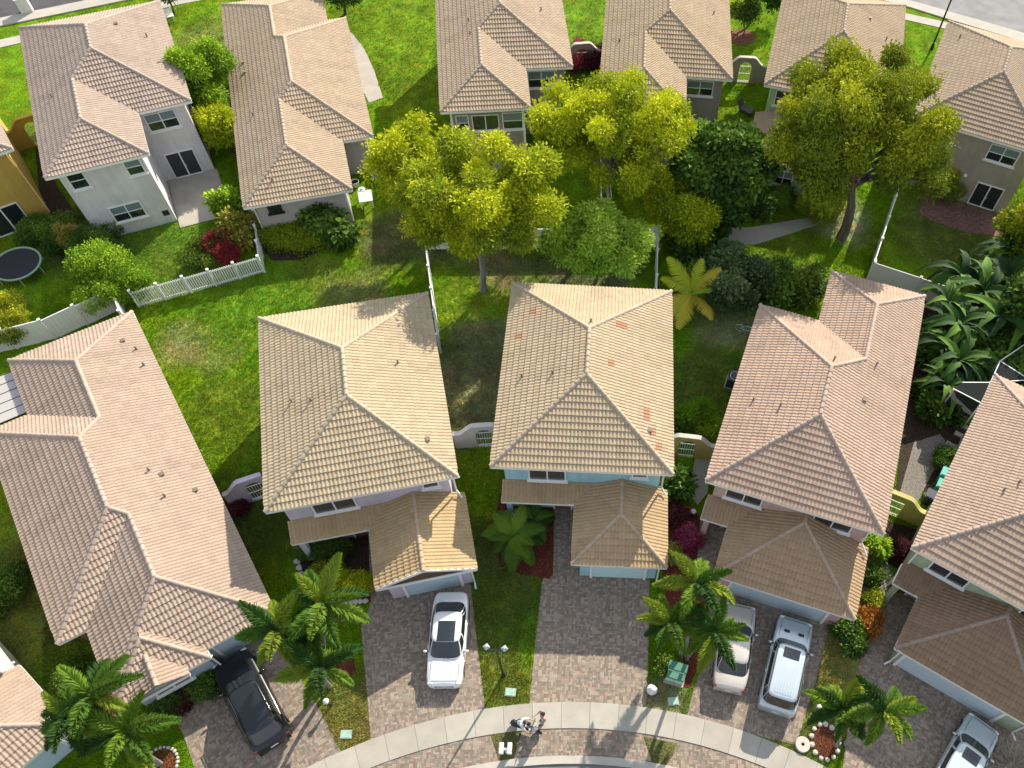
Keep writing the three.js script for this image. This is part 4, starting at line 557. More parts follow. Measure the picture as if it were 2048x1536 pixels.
const shrub = (name, label, base, w, ht, o = {}) => { const t = thing(name, label, o.cat || 'shrub', [base[0], terr(base[1]), base[1]], 0, o.group), n = Math.round((o.d || 420) * w * w + 150); crown(t, { n, c: [0, ht * .52, 0], r: [w, ht * .55, o.w2 || w], blobs: o.blobs || 12, br: o.br || 1.15, leaf: o.leaf || 'tiny', pal: o.pal || 'green', name: 'foliage', low: -.3, minY: .02, ls: o.ls }, Math.round(base[0] * 91 + base[1] * 57 + 3000)); const st = new MB(); for (let i = 0; i < 5; i++) st.cyl([0, 0, 0], [Math.cos(i * 2.4) * w * .4, ht * .6, Math.sin(i * 2.4) * w * .4], .03, .012, 5); part('stem', st.geo(), M.bark, t); return t; };

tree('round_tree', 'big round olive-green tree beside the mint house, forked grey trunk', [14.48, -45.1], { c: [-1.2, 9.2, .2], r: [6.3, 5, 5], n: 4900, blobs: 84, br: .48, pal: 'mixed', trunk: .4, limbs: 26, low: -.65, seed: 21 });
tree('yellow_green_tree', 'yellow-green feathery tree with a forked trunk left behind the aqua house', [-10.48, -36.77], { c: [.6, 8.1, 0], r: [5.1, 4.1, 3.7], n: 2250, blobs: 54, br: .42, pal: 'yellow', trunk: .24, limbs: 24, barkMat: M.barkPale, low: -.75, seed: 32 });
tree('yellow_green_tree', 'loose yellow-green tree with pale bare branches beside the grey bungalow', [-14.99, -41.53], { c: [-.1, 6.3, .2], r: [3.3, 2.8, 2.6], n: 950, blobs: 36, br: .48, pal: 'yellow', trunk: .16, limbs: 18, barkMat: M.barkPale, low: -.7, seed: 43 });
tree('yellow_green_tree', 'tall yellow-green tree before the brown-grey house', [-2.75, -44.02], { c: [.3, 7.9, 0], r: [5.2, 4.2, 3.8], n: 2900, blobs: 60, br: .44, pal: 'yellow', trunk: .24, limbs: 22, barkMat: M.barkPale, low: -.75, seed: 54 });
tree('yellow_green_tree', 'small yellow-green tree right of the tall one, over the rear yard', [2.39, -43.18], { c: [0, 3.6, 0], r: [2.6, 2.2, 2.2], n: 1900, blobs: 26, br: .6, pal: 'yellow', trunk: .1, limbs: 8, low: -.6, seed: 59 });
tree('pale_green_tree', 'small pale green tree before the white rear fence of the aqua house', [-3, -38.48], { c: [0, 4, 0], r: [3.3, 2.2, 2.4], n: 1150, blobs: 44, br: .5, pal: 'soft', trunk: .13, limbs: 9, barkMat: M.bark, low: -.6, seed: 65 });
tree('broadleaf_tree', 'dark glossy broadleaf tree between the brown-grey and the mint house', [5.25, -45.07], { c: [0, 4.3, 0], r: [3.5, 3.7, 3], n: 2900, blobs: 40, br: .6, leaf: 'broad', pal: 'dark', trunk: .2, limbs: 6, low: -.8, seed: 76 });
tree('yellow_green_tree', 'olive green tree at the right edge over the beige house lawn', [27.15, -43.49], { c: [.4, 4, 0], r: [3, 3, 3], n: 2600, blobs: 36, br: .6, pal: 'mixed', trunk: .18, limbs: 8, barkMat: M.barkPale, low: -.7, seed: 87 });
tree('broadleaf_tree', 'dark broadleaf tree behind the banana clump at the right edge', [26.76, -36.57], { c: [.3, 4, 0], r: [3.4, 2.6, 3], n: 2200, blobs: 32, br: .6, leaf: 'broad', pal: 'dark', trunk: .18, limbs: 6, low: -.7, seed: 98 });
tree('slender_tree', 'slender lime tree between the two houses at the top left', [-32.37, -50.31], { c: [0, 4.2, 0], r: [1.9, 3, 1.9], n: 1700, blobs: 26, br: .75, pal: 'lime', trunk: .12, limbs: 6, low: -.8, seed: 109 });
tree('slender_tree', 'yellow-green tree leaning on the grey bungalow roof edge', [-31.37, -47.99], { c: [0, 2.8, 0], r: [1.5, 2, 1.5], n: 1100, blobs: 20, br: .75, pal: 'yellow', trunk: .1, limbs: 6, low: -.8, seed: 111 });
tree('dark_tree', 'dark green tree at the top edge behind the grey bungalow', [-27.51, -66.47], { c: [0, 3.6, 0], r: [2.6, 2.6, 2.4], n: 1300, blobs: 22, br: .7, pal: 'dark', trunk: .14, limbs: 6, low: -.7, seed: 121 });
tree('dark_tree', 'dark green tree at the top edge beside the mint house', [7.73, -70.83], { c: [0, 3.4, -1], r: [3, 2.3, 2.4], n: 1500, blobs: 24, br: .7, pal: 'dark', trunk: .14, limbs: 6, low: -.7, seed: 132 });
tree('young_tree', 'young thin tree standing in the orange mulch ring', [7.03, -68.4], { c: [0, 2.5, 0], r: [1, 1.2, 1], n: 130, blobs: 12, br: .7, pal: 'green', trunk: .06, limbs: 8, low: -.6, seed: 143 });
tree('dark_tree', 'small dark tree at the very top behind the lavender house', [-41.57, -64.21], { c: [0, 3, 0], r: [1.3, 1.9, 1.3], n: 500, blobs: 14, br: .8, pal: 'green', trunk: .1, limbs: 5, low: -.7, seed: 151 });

shrub('round_shrub', 'bright green clipped round shrub at the corner of the picket fence', [-34.08, -33.32], 2.3, 2.9, { pal: 'lime', blobs: 26, br: .8, d: 420, leaf: 'tiny', ls: 1.3 });
shrub('leafy_shrub', 'green shrub at the left edge behind the white solid fence', [-39.37, -29.31], 1.9, 2.6, { pal: 'mixed', blobs: 18, br: .8 });
shrub('croton', 'tall yellow-green croton at the patio corner', [-28.93, -41.19], 1, 2.4, { pal: 'lime', leaf: 'broad', d: 260, ls: .7 });
shrub('croton', 'golden croton beside the red shrub and the picket fence', [-27.62, -39.31], 1.1, 2, { pal: 'croton', leaf: 'broad', d: 300, ls: .7 });
shrub('red_shrub', 'bright red leafy shrub inside the picket fence', [-27.97, -38.03], 1.15, 1.4, { pal: 'red', leaf: 'spiky', d: 380, ls: .8 });
shrub('leafy_shrub', 'green shrub left of the red shrub', [-29.44, -37.18], 1.2, 1.2, { pal: 'green' });
shrub('variegated_shrub', 'pale variegated shrub at the corner of the lavender house', [-38.55, -37.42], .9, 1.6, { pal: 'croton', d: 260 });
shrub('leafy_shrub', 'dark shrub against the lavender house wall', [-36.68, -37.29], 1.5, 1.5, { pal: 'dark' });
shrub('leafy_shrub', 'dark leafy shrub before the yellow house', [-40.32, -37.76], 1.6, 1, { pal: 'dark' });
shrub('leafy_shrub', 'dark shrub beside the wall of the grey bungalow', [-22.7, -41.41], 1.1, 2, { pal: 'dark', leaf: 'broad', d: 200 });
shrub('leafy_shrub', 'dark glossy shrub at the right end of the oval hedge', [-21.28, -40.47], 1.2, 1.4, { pal: 'dark', leaf: 'broad', d: 220 });
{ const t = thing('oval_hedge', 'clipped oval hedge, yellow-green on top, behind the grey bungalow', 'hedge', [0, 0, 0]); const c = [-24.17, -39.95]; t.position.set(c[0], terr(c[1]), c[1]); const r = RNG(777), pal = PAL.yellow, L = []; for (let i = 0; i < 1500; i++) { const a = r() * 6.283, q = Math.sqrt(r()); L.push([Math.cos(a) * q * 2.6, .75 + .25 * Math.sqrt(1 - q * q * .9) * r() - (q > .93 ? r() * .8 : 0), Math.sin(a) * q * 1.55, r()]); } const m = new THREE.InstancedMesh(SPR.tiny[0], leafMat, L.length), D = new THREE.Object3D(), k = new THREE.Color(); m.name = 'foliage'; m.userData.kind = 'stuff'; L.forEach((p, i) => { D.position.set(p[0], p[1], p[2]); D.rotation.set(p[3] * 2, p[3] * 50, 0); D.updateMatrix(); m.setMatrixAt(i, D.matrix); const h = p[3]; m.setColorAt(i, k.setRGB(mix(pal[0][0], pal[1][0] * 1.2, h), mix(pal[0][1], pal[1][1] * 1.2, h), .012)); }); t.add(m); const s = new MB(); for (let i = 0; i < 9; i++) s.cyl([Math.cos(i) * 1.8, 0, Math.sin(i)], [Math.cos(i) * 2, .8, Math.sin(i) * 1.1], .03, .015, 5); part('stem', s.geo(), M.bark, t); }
shrub('bougainvillea', 'magenta bougainvillea left of the beige gate wall at the top', [-6.7, -62.31], 1.2, 1.5, { pal: 'magenta', d: 330 });
shrub('bougainvillea', 'dark red bougainvillea between the two taupe houses', [-5.26, -62.25], 1.3, 1.3, { pal: 'wine', d: 330 });
shrub('leafy_shrub', 'dark spreading shrub under the dark broadleaf tree', [4.27, -44.43], 1.5, 1.6, { pal: 'dark', leaf: 'broad', d: 200 });
shrub('leafy_shrub', 'dark leafy shrub left below the dark broadleaf tree', [3.15, -42.39], 1.3, 1.6, { pal: 'dark', leaf: 'broad', d: 200 });
shrub('grey_green_shrub', 'large grey-green shrub beside the yellowish palm', [6.08, -38.51], 2.3, 3, { pal: 'blue', leaf: 'broad', d: 220, ls: .75, blobs: 24, br: .8 });
shrub('leafy_shrub', 'dark green shrub row behind the pink house, near the trunk shadow', [9.32, -38.91], 1.5, 1.8, { pal: 'dark', leaf: 'broad', d: 230, ls: .8 });
shrub('leafy_shrub', 'green shrub between dark shrub row and pink house roof', [11.25, -39.38], 1.3, 1.6, { pal: 'green', leaf: 'broad', d: 230, ls: .8 });
shrub('leafy_shrub', 'dark hedge bush under the mint house rear window', [9.81, -47.76], 1.2, 1.5, { pal: 'dark' });
shrub('leafy_shrub', 'olive shrub under the big tree beside the mint house', [12.43, -47.42], 1.6, 2.2, { pal: 'mixed' });
shrub('leafy_shrub', 'yellow-green shrub by the beige house corner', [22.38, -50.63], 1.3, 2.2, { pal: 'mixed' });
shrub('leafy_shrub', 'small yellow-green plants behind the ochre gate wall', [4.11, -27.48], 1, .8, { pal: 'lime', leaf: 'spiky', d: 200 });
shrub('spiky_plant', 'spiky green plant beside the ochre gate wall', [3.36, -26.76], .6, .7, { pal: 'green', leaf: 'spiky', d: 300, ls: 1.2 });
shrub('leafy_shrub', 'glossy green bush at the corner of the aqua house', [3.26, -22.58], .8, 1.5, { pal: 'dark', leaf: 'broad', d: 320, ls: .7 });
shrub('flower_bush', 'small red flowering bush on the mulch beside the aqua garage', [3.4, -20.71], .55, .6, { pal: 'wine' });
shrub('bougainvillea', 'pink flowering bougainvillea in the red mulch beside the walkway', [4.2, -19.54], .6, .6, { pal: 'magenta', d: 260 });
shrub('leafy_shrub', 'small bushy plant at the bottom of the red mulch bed', [3.31, -18.52], .5, .5, { pal: 'croton' });
shrub('leafy_shrub', 'green plant at the edge of the pink garage roof', [14.75, -19.84], .6, 1.2, { pal: 'lime', leaf: 'broad', d: 320, ls: .6 });
shrub('leafy_shrub', 'dark shrub on the gravel strip, upper', [14.41, -18.44], .6, .7, { pal: 'dark' });
shrub('leafy_shrub', 'dark shrub on the gravel strip, lower', [14.24, -16.8], .55, .6, { pal: 'mixed' });
shrub('croton', 'orange croton at the end of the gravel strip', [13.86, -15.43], .65, .95, { pal: 'orange', leaf: 'broad', d: 420, ls: .55 });
shrub('leafy_shrub', 'dark green bush beside the orange croton at the pink garage corner', [12.92, -14.7], .75, .8, { pal: 'dark', leaf: 'broad', d: 320, ls: .55 });
shrub('leafy_shrub', 'small green shrub on the lawn edge below the orange croton', [13.35, -14.28], .5, .5, { pal: 'green' });
shrub('burgundy_shrub', 'burgundy red shrub below the yellow-green gate wall', [16.41, -19.85], .65, .8, { pal: 'wine', leaf: 'spiky', d: 420, ls: .6 });
shrub('leafy_shrub', 'dark bush on the gravel path behind the teal bins', [19.59, -26.29], .8, .8, { pal: 'dark' });
shrub('leafy_shrub', 'dark shrub beside the bungalow wall under its roof notch', [-25.42, -8.71], .95, 1.9, { pal: 'green', d: 480 });
shrub('leafy_shrub', 'low dark shrub under the bungalow window, left', [-21.21, -7.95], .75, .6, { pal: 'dark' });
shrub('leafy_shrub', 'low reddish shrub under the bungalow window', [-20.45, -8.41], .6, .5, { pal: 'wine' });
shrub('leafy_shrub', 'low dark shrub under the bungalow window, right', [-19.68, -9.07], .7, .7, { pal: 'dark' });
shrub('leafy_shrub', 'dark bush on the shaded lawn left of the bungalow', [-31.38, -12.73], 1.2, 1.2, { pal: 'dark' });
shrub('porch_hedge', 'dark hedge in the shade before the lilac porch', [-15.6, -16.66], 1.5, .8, { pal: 'dark', w2: .6, cat: 'hedge' });
shrub('round_shrub', 'yellow-green round bush beside the lilac walkway', [-13.63, -15.05], .75, .9, { pal: 'yellow', d: 700, ls: .8 });
shrub('ground_cover', 'low yellowish plants in the bed before the lilac porch', [-15.28, -15.46], 1, .3, { pal: 'mixed', w2: .6, cat: 'ground cover' });
shrub('leafy_shrub', 'small purple-leaved plant at the lilac gate wall', [-21.16, -18.78], .5, .6, { pal: 'wine' });
shrub('leafy_shrub', 'bush at the left of the palm trio beside the pink driveway', [3.29, -12.04], .5, .7, { pal: 'green' });
{ // dry bare bush
  const t = thing('dry_bush', 'bare dry bush with pale twigs beside the white car, bottom right', 'bush', [...(p => [p[0], 0, p[1]])([20.85, -8.92])]), r = RNG(91); for (let k = 0; k < 70; k++) { const a = r() * 6.283, e = r() * .9 + .25, L = 1 + r() * .9; const d = [Math.cos(a) * Math.cos(e), Math.sin(e), Math.sin(a) * Math.cos(e)]; const m = new MB(); const P = [d[0] * L, d[1] * L, d[2] * L]; m.cyl([0, 0, 0], P, .018, .007, 5); for (let i = 0; i < 9; i++) { const s = .35 + .65 * r(), q = P.map(v => v * s); m.cyl(q, [q[0] + (r() - .5) * .7, q[1] + r() * .45, q[2] + (r() - .5) * .7], .008, .003, 3); } part('branch', m.geo(), std([.36, .32, .25]), t); }
}
// palms
function frondGeo(seed, L, lw, plume, droop) { const r = RNG(seed), m = new MB(), n = plume ? 50 : 34, P = t => [L * t * (1 - .12 * t), L * (.34 * t - droop * t * t), 0]; for (let i = 0; i < 10; i++) m.cyl(P(i / 10), P((i + 1) / 10), .024 * (1 - i / 11), .024 * (1 - (i + 1) / 11), 5); for (let i = 2; i < n; i++) { const t = i / n, p = P(t), w = lw * Math.sin(Math.PI * Math.pow(t * .92 + .06, .8)) * (.85 + .3 * r()) + .08, k = plume ? 6 : 2; for (let j = 0; j < k; j++) { const a = plume ? (j / k) * 6.283 + r() : (j ? 1 : -1) * (1.2 + .3 * r()), fx = .5 + .25 * r(), y = plume ? Math.cos(a) * .8 : .1, z = plume ? Math.sin(a) : Math.sign(a); const d = V3(fx, y - .28, z).normalize().multiplyScalar(w), s = V3(1, 0, -.4 * z).normalize().multiplyScalar(plume ? .024 + .008 * r() : .034), q = (f, g, dy) => [p[0] + d.x * f + s.x * g, p[1] + d.y * f + dy, p[2] + d.z * f + s.z * g]; m.tri(q(0, -1, 0), q(0, 1, 0), q(.6, 1, -.01)); m.tri(q(0, -1, 0), q(.6, 1, -.01), q(.6, -1, -.01)); m.tri(q(.6, -1, -.01), q(.6, 1, -.01), q(1, 0, -.09 * w)); } } return m.geo(); }
const FROND = [1, 2, 3].map(s => frondGeo(s * 7, 2.0, .36, true, .66)), FLAT = [4, 5].map(s => frondGeo(s * 7, 2.1, .5, false, .6)), COCO = [6, 7].map(s => frondGeo(s * 7, 3.4, .7, false, .3));
const frondM = [tint([.03, .085, .008]), tint([.065, .145, .01]), tint([.12, .215, .014]), tint([.19, .26, .018])];
const deadM = tint([.24, .16, .07]);
function palm(label, base, top, o = {}) {
  const y0 = terr(base[1]), t = thing(o.name || 'feathery_palm', label, 'palm', [base[0], y0, base[1]], 0, o.group), d = [top[0] - base[0], top[1] - y0, top[2] - base[1]], r = RNG(Math.round(base[0] * 313 + top[0] * 77 + 900));
  part('trunk', taperTube([[0, -.05, 0], [d[0] * .2, d[1] * .35, d[2] * .2], [d[0] * .62, d[1] * .72, d[2] * .62], d], o.tr || .12, (o.tr || .12) * .62, 9, .08), M.barkPale, t);
  part('crown_shaft', new MB().cyl([d[0], d[1] - .1, d[2]], [d[0], d[1] + .5, d[2]], (o.tr || .12) * .7, .05, 8).geo(), frondM[1], t);
  const n = o.n || 9 + Math.floor(r() * 4), sz = (o.s || 1) * mix(.88, 1.16, r()), G = o.geo || FROND; for (let i = 0; i < n; i++) { const f = part('frond', G[i % G.length], (o.mats || frondM)[Math.floor(r() * (o.mats || frondM).length)], t); f.position.set(d[0], d[1] + .42, d[2]); const up = i < n * .3; f.rotation.set(0, i * 2.399 + r() * .5, 0); f.rotateZ(up ? .55 + .4 * r() : mix(-.35, .35, r())); f.rotateX((r() - .5) * .5); f.scale.setScalar(sz * mix(.82, 1.15, r())); }
  for (let i = 0; i < 1 + Math.floor(r() * 2.4); i++) { const f = part('frond', G[i % G.length], deadM, t, 'dry brown frond'); f.position.set(d[0], d[1] + .15, d[2]); f.rotation.y = r() * 6.283; f.rotateZ(-.75 - .5 * r()); f.scale.setScalar(sz * .85); }
  return t;
}
palm('feathery palm, lower-left stem of the trio by the black car', [-13.75, -9.73], [-14.86, 4.8, -10.62]); palm('feathery palm with the highest crown of the trio before the lilac bed', [-13.71, -9.88], [-12.99, 5.4, -11.98]); palm('feathery palm nearest the kerb of the trio beside the black car', [-13.58, -9.59], [-12.69, 4.4, -9.27]);
palm('feathery palm of the trio by the pink driveway, crown touching the garage roof', [4.19, -12.92], [4.04, 5, -14.81]); palm('feathery palm of the trio by the pink driveway, crown over the empty driveway edge', [4.04, -12.8], [2.98, 4.4, -12.9]); palm('feathery palm of the trio by the pink driveway, crown over the tan sedan', [4.31, -12.72], [5.09, 4.5, -12.63]);
palm('feathery palm at the corner by the cream garage, outer left crown', [-20.61, -5.24], [-22.35, 5, -6.12]); palm('feathery palm leaning over the scalloped ring bed', [-20.54, -5.29], [-20.16, 4.3, -5.84]); palm('feathery palm behind, next to the bungalow corner', [-20.8, -5.36], [-21.46, 5.6, -6.9]);
palm('feathery palm over the stone ring bed with a hidden trunk', [12, -9.03], [11.08, 4, -9.75]); palm('feathery palm with a leaning pale trunk on the green house driveway', [12.46, -9.17], [12.83, 4.6, -9.64]);
palm('short spreading palm in the red mulch of the aqua house', [-5.5, -18.17], [-5.54, 0.9, -18.13], { name: 'short_palm', geo: FLAT, n: 20, s: .95, tr: .16, mats: frondM.slice(0, 3) });
palm('small dark palm beside the aqua porch post', [-4.66, -19.4], [-4.56, 0.8, -19.34], { name: 'short_palm', geo: FLAT, n: 12, s: .6, tr: .1, mats: frondM.slice(0, 2) });
palm('yellowish palm with upright fronds between aqua and pink house', [3.75, -37.86], [3.66, 0.4, -37.24], { name: 'yellowish_palm', geo: COCO, n: 13, s: 1.05, tr: .18, mats: [tint([.26, .38, .02]), tint([.4, .45, .025]), tint([.5, .42, .04])] });
// banana clump
const bananaLeaf = (() => { const rows = []; for (let i = 0; i <= 12; i++) { const t = i / 12, w = .21 * Math.sin(Math.PI * Math.pow(t * .93 + .05, .7)), row = []; for (let j = -3; j <= 3; j++) { const s = j / 3; row.push([2.1 * t * (1 - .2 * t), 1.25 * t - 1.9 * t * t + Math.abs(s) * w * .35 - (j & 1 ? .015 : 0), s * w * (1 + .12 * Math.sin(i * 2.3 + j))]); } rows.push(row); } return gridGeo(rows); })();
const banM = [tint([.025, .075, .01]), tint([.045, .115, .014]), tint([.11, .22, .025]), tint([.016, .05, .01])];
function banana(label, base, ht, n, s) { const t = thing('banana_plant', label, 'banana plant', [base[0], terr(base[1]), base[1]], 0), r = RNG(Math.round(base[0] * 517 + base[1] * 31)); part('stem', new MB().cyl([0, 0, 0], [0, ht, 0], .13, .08, 9).geo(), tint([.12, .15, .05], { transmission: 0 }), t); for (let i = 0; i < n; i++) { const l = part('leaf', bananaLeaf, banM[Math.floor(r() * 4)], t); l.position.set(0, ht - .1, 0); l.rotation.y = i * 2.399 + r(); l.rotateZ(mix(-.1, .6, r())); l.rotateX((r() - .5) * .7); l.scale.setScalar(s * mix(.8, 1.2, r())); } }
const BAN = [[21.63, -39.97], [24.79, -39.89], [22.64, -38.28], [23.36, -36.16], [25.78, -36.45], [20.71, -35.4], [20.5, -32.79], [25.33, -42.3], [21.44, -32.49], [26.53, -38.75], [20.31, -37.33], [19.92, -33.78], [19.67, -31.04], [20.66, -30.55]];
[['beside the pink house roof, topmost', 2.6, 9, 1.2], ['behind the pink house, dark one at the right', 2.8, 9, 1.25], ['beside the grey fence end', 3, 9, 1.2], ['in the middle of the clump by the screen cage', 2.8, 9, 1.2], ['at the right edge above the screen cage', 3, 9, 1.3], ['against the pink house wall, bright leaved', 2.7, 9, 1.15], ['lowest of the clump beside the screen cage', 2.2, 8, 1.05], ['half hidden behind the clump', 2.6, 8, 1.2], ['small one by the steps', 1.7, 7, .9], ['right edge, lower', 2.4, 9, 1.2], ['close to the pink house wall, upper', 2.7, 9, 1.0], ['close to the pink house wall, middle', 2.3, 8, .95], ['close to the pink house wall, lower', 1.7, 8, .85], ['beside the garden steps, lowest', 1.5, 7, .8]].forEach(([l, h, n, s], i) => banana('banana plant ' + l, BAN[i], h, n + 8, s * 1.25));
shrub('leafy_shrub', 'dark undergrowth along the pink house wall, upper', [20.14, -34.46], 1.5, 1.1, { pal: 'dark', leaf: 'broad', d: 170, blobs: 20, br: .7 });
shrub('leafy_shrub', 'dark undergrowth along the pink house wall, lower', [19.26, -30.39], 1.3, .9, { pal: 'dark', leaf: 'broad', d: 190, blobs: 18, br: .7 });
shrub('leafy_shrub', 'low dark bush at the top of the garden steps', [21.37, -30.04], 1.1, .8, { pal: 'dark', d: 300 });
shrub('leafy_shrub', 'dark undergrowth below the banana clump', [22.77, -35.65], 3, 1.6, { pal: 'dark', leaf: 'broad', d: 160, blobs: 24, br: .7 });
shrub('leafy_shrub', 'dark undergrowth right of the banana clump at the frame edge', [25.99, -38.68], 2.6, 2, { pal: 'dark', leaf: 'broad', d: 160, blobs: 20, br: .7 });
shrub('leafy_shrub', 'dark bushes above the screen cage', [24.39, -34.33], 2, 1.4, { pal: 'dark', leaf: 'broad', d: 170, blobs: 20, br: .7 });
// grass blades over the lawns
{
  const m = new MB(), r = RNG(5); for (let i = 0; i < 7; i++) { const a = r() * 6.283, x = (r() - .5) * .16, z = (r() - .5) * .16, h = .06 + .06 * r(), w = .012; m.tri([x - Math.cos(a) * w, 0, z - Math.sin(a) * w], [x + Math.cos(a) * w, 0, z + Math.sin(a) * w], [x + (r() - .5) * .09, h, z + (r() - .5) * .09]); }
  const geo = m.geo(), L = []; const bb = hard.map(P => [Math.min(...P.map(q => q[0])), Math.max(...P.map(q => q[0])), Math.min(...P.map(q => q[1])), Math.max(...P.map(q => q[1]))]);
  for (let i = 0; i < 300000 && L.length < 190000; i++) { const z = -75 + 72 * Math.sqrt(r()), u = r(), w0 = mix(-26, -58, (-5 - z) / 70), w1 = mix(22, 36, (-5 - z) / 70), x = mix(w0, w1, u); let ok = true; for (let k = 0; k < hard.length && ok; k++) { const b = bb[k]; if (!hard[k].grass && x > b[0] && x < b[1] && z > b[2] && z < b[3] && inPoly(hard[k], x, z)) ok = false; } if (Math.hypot(x - CX, z - CZ) < 24.2) ok = false; if (ok) L.push([x, z]); }
  const im = new THREE.InstancedMesh(geo, new THREE.MeshPhysicalMaterial({ color: rgb(1, 1, 1), roughness: 1, specularIntensity: .15, side: THREE.DoubleSide }), L.length), D = new THREE.Object3D(), c = new THREE.Color(); im.name = 'grass'; tag(im, 'short grass blades covering the lawns', null, null, 'stuff'); L.forEach(([x, z], i) => { D.position.set(x, terr(z), z); D.rotation.y = r() * 6.283; const s = mix(.7, 1.5, r()); D.scale.set(s, s, s); D.updateMatrix(); im.setMatrixAt(i, D.matrix); const q = lawnCol(x, z), k = .85 + .5 * r(); im.setColorAt(i, c.setRGB(q[0] * k, q[1] * k, q[2] * k)); }); im.castShadow = im.receiveShadow = true; scene.add(im);
}
// ---------------------------------------------------------------- vehicles
const glassM = new THREE.MeshPhysicalMaterial({ color: rgb(.012, .016, .018), roughness: .05, clearcoat: 1, clearcoatRoughness: .02, ior: 1.5 });
const tyreM = std([.02, .02, .02], { roughness: .85 }), rimM = std([.5, .5, .52], { roughness: .3, metalness: .9 });
const lampM = new THREE.MeshPhysicalMaterial({ color: rgb(.7, .72, .75), roughness: .1, clearcoat: 1 }), tailM = new THREE.MeshPhysicalMaterial({ color: rgb(.35, .01, .012), roughness: .15, clearcoat: 1 });
function car(name, label, p, dir, o) {
  const t = thing(name, label, o.cat || 'car', [p[0], .03, p[1]], Math.atan2(dir[0], dir[1]), null); const { L, W, H } = o, h = L / 2, w = W / 2;
  const paint = new THREE.MeshPhysicalMaterial({ color: rgb(...o.color), roughness: o.rough ?? .32, metalness: o.metal ?? .15, clearcoat: o.coat ?? 1, clearcoatRoughness: .06 });
  // lower body: stations [z / h, half width / w, deck height]
  const st = o.st, rows = st.map(([z, ww, y]) => { const a = ww * w, y0 = Math.min(.26, y - .12), ym = mix(y0, y, .45); return [[-a * .9, y0, z * h], [-a * .985, mix(y0, ym, .5), z * h], [-a, ym, z * h], [-a * .985, y - .12, z * h], [-a * .94, y - .045, z * h], [-a * .84, y - .01, z * h], [-a * .5, y + .012, z * h], [0, y + .02, z * h], [a * .5, y + .012, z * h], [a * .84, y - .01, z * h], [a * .94, y - .045, z * h], [a * .985, y - .12, z * h], [a, ym, z * h], [a * .985, mix(y0, ym, .5), z * h], [a * .9, y0, z * h]]; });
  const end = (r, dz) => r.map(q => [q[0] * .02, mix(q[1], .45, .9), q[2] + dz]); rows.unshift(end(rows[0], .02)); rows.push(end(rows[rows.length - 1], -.02));
  part('body', gridGeo(rows), paint, t);
  part('underbody', box(0, .24, 0, W * .86, .12, L * .94), M.dark, t);
  // cabin
  const C = o.cabin, sup = (th, n) => { const c = Math.cos(th), s = Math.sin(th); return [Math.sign(s) * Math.pow(Math.abs(s), 2 / n), Math.sign(c) * Math.pow(Math.abs(c), 2 / n)]; };
  const pt = (th, k, off = 0) => { const [sx, sz] = sup(th, C.n || 5), e = Math.pow(k, 1.15), b = mix(C.b0, C.b1, e) + .03 * Math.sin(k * 3.1), zf = mix(C.f0, C.f1, Math.pow(k, .95)), zr = mix(C.r0, C.r1, Math.pow(k, .95)), zc = (zf + zr) / 2, a = (zf - zr) / 2; return [sx * (b + off), mix(C.y0, C.y1, k) + off * .4, zc + sz * (a + off)]; };
  const N = 48, cr = []; for (let i = 0; i <= 6; i++) { const r = []; for (let j = 0; j <= N; j++) r.push(pt(j / N * 2 * Math.PI, i / 6)); cr.push(r); }
  const cc = [0, 0, (C.f1 + C.r1) / 2]; for (const [s, y] of [[.93, .022], [.7, .04], [.35, .05], [.01, .055]]) cr.push(cr[6].map(q => [q[0] * s, C.y1 + y, mix(cc[2], q[2], s)]));
  part('cabin', gridGeo(cr), paint, t);
  const glass = (name, a0, a1, k0, k1) => { const g = []; for (let i = 0; i <= 6; i++) { const r = []; for (let j = 0; j <= 14; j++) r.push(pt(mix(a0, a1, j / 14), mix(k0, k1, i / 6), .007)); g.push(r); } part(name, gridGeo(g), glassM, t); };
  const D = Math.PI / 180; glass('windscreen', -43 * D, 43 * D, .06, .93); glass('rear_window', 137 * D, 223 * D, o.rearK || .12, .92);
  for (const s of [1, -1]) for (const [a, b] of (o.side || [[52, 82], [86, 112], [116, 130]])) glass('side_window', s * a * D, s * b * D, .1, .88);
  if (o.sunroof) { const [z0, z1, ww] = o.sunroof, g = []; for (let i = 0; i <= 4; i++) { const r = []; for (let j = 0; j <= 4; j++) { const x = mix(-ww, ww, j / 4); r.push([x, C.y1 + .062 - .03 * (x / ww) ** 2 * .6, mix(z0, z1, i / 4)]); } g.push(r); } part('sunroof', gridGeo(g), glassM, t); }
  if (o.rails) for (const s of [-1, 1]) part('roof_rail', new MB().cyl([s * (C.b1 - .04), C.y1 + .07, C.f1 - .2], [s * (C.b1 - .04), C.y1 + .07, C.r1 + .25], .022, .022, 6).cyl([s * (C.b1 - .04), C.y1, C.f1 - .22], [s * (C.b1 - .04), C.y1 + .07, C.f1 - .22], .025, .02, 6).cyl([s * (C.b1 - .04), C.y1, C.r1 + .27], [s * (C.b1 - .04), C.y1 + .07, C.r1 + .27], .025, .02, 6).geo(), o.railMat || M.dark, t);
  if (o.ribs) for (let i = 0; i < o.ribs; i++) { const x = mix(-.4, .4, i / (o.ribs - 1)); part('roof_rib', box(x, C.y1 + .058 - .02 * x * x, (C.f1 + C.r1) / 2 - .45, .05, .012, (C.f1 - C.r1) * .52), paint, t); }
  if (o.scoops) for (const s of [-1, 1]) part('hood_vent', new THREE.BoxGeometry(.3, .03, .14).translate(s * .38, o.scoops[1], o.scoops[0]), M.dark, t);
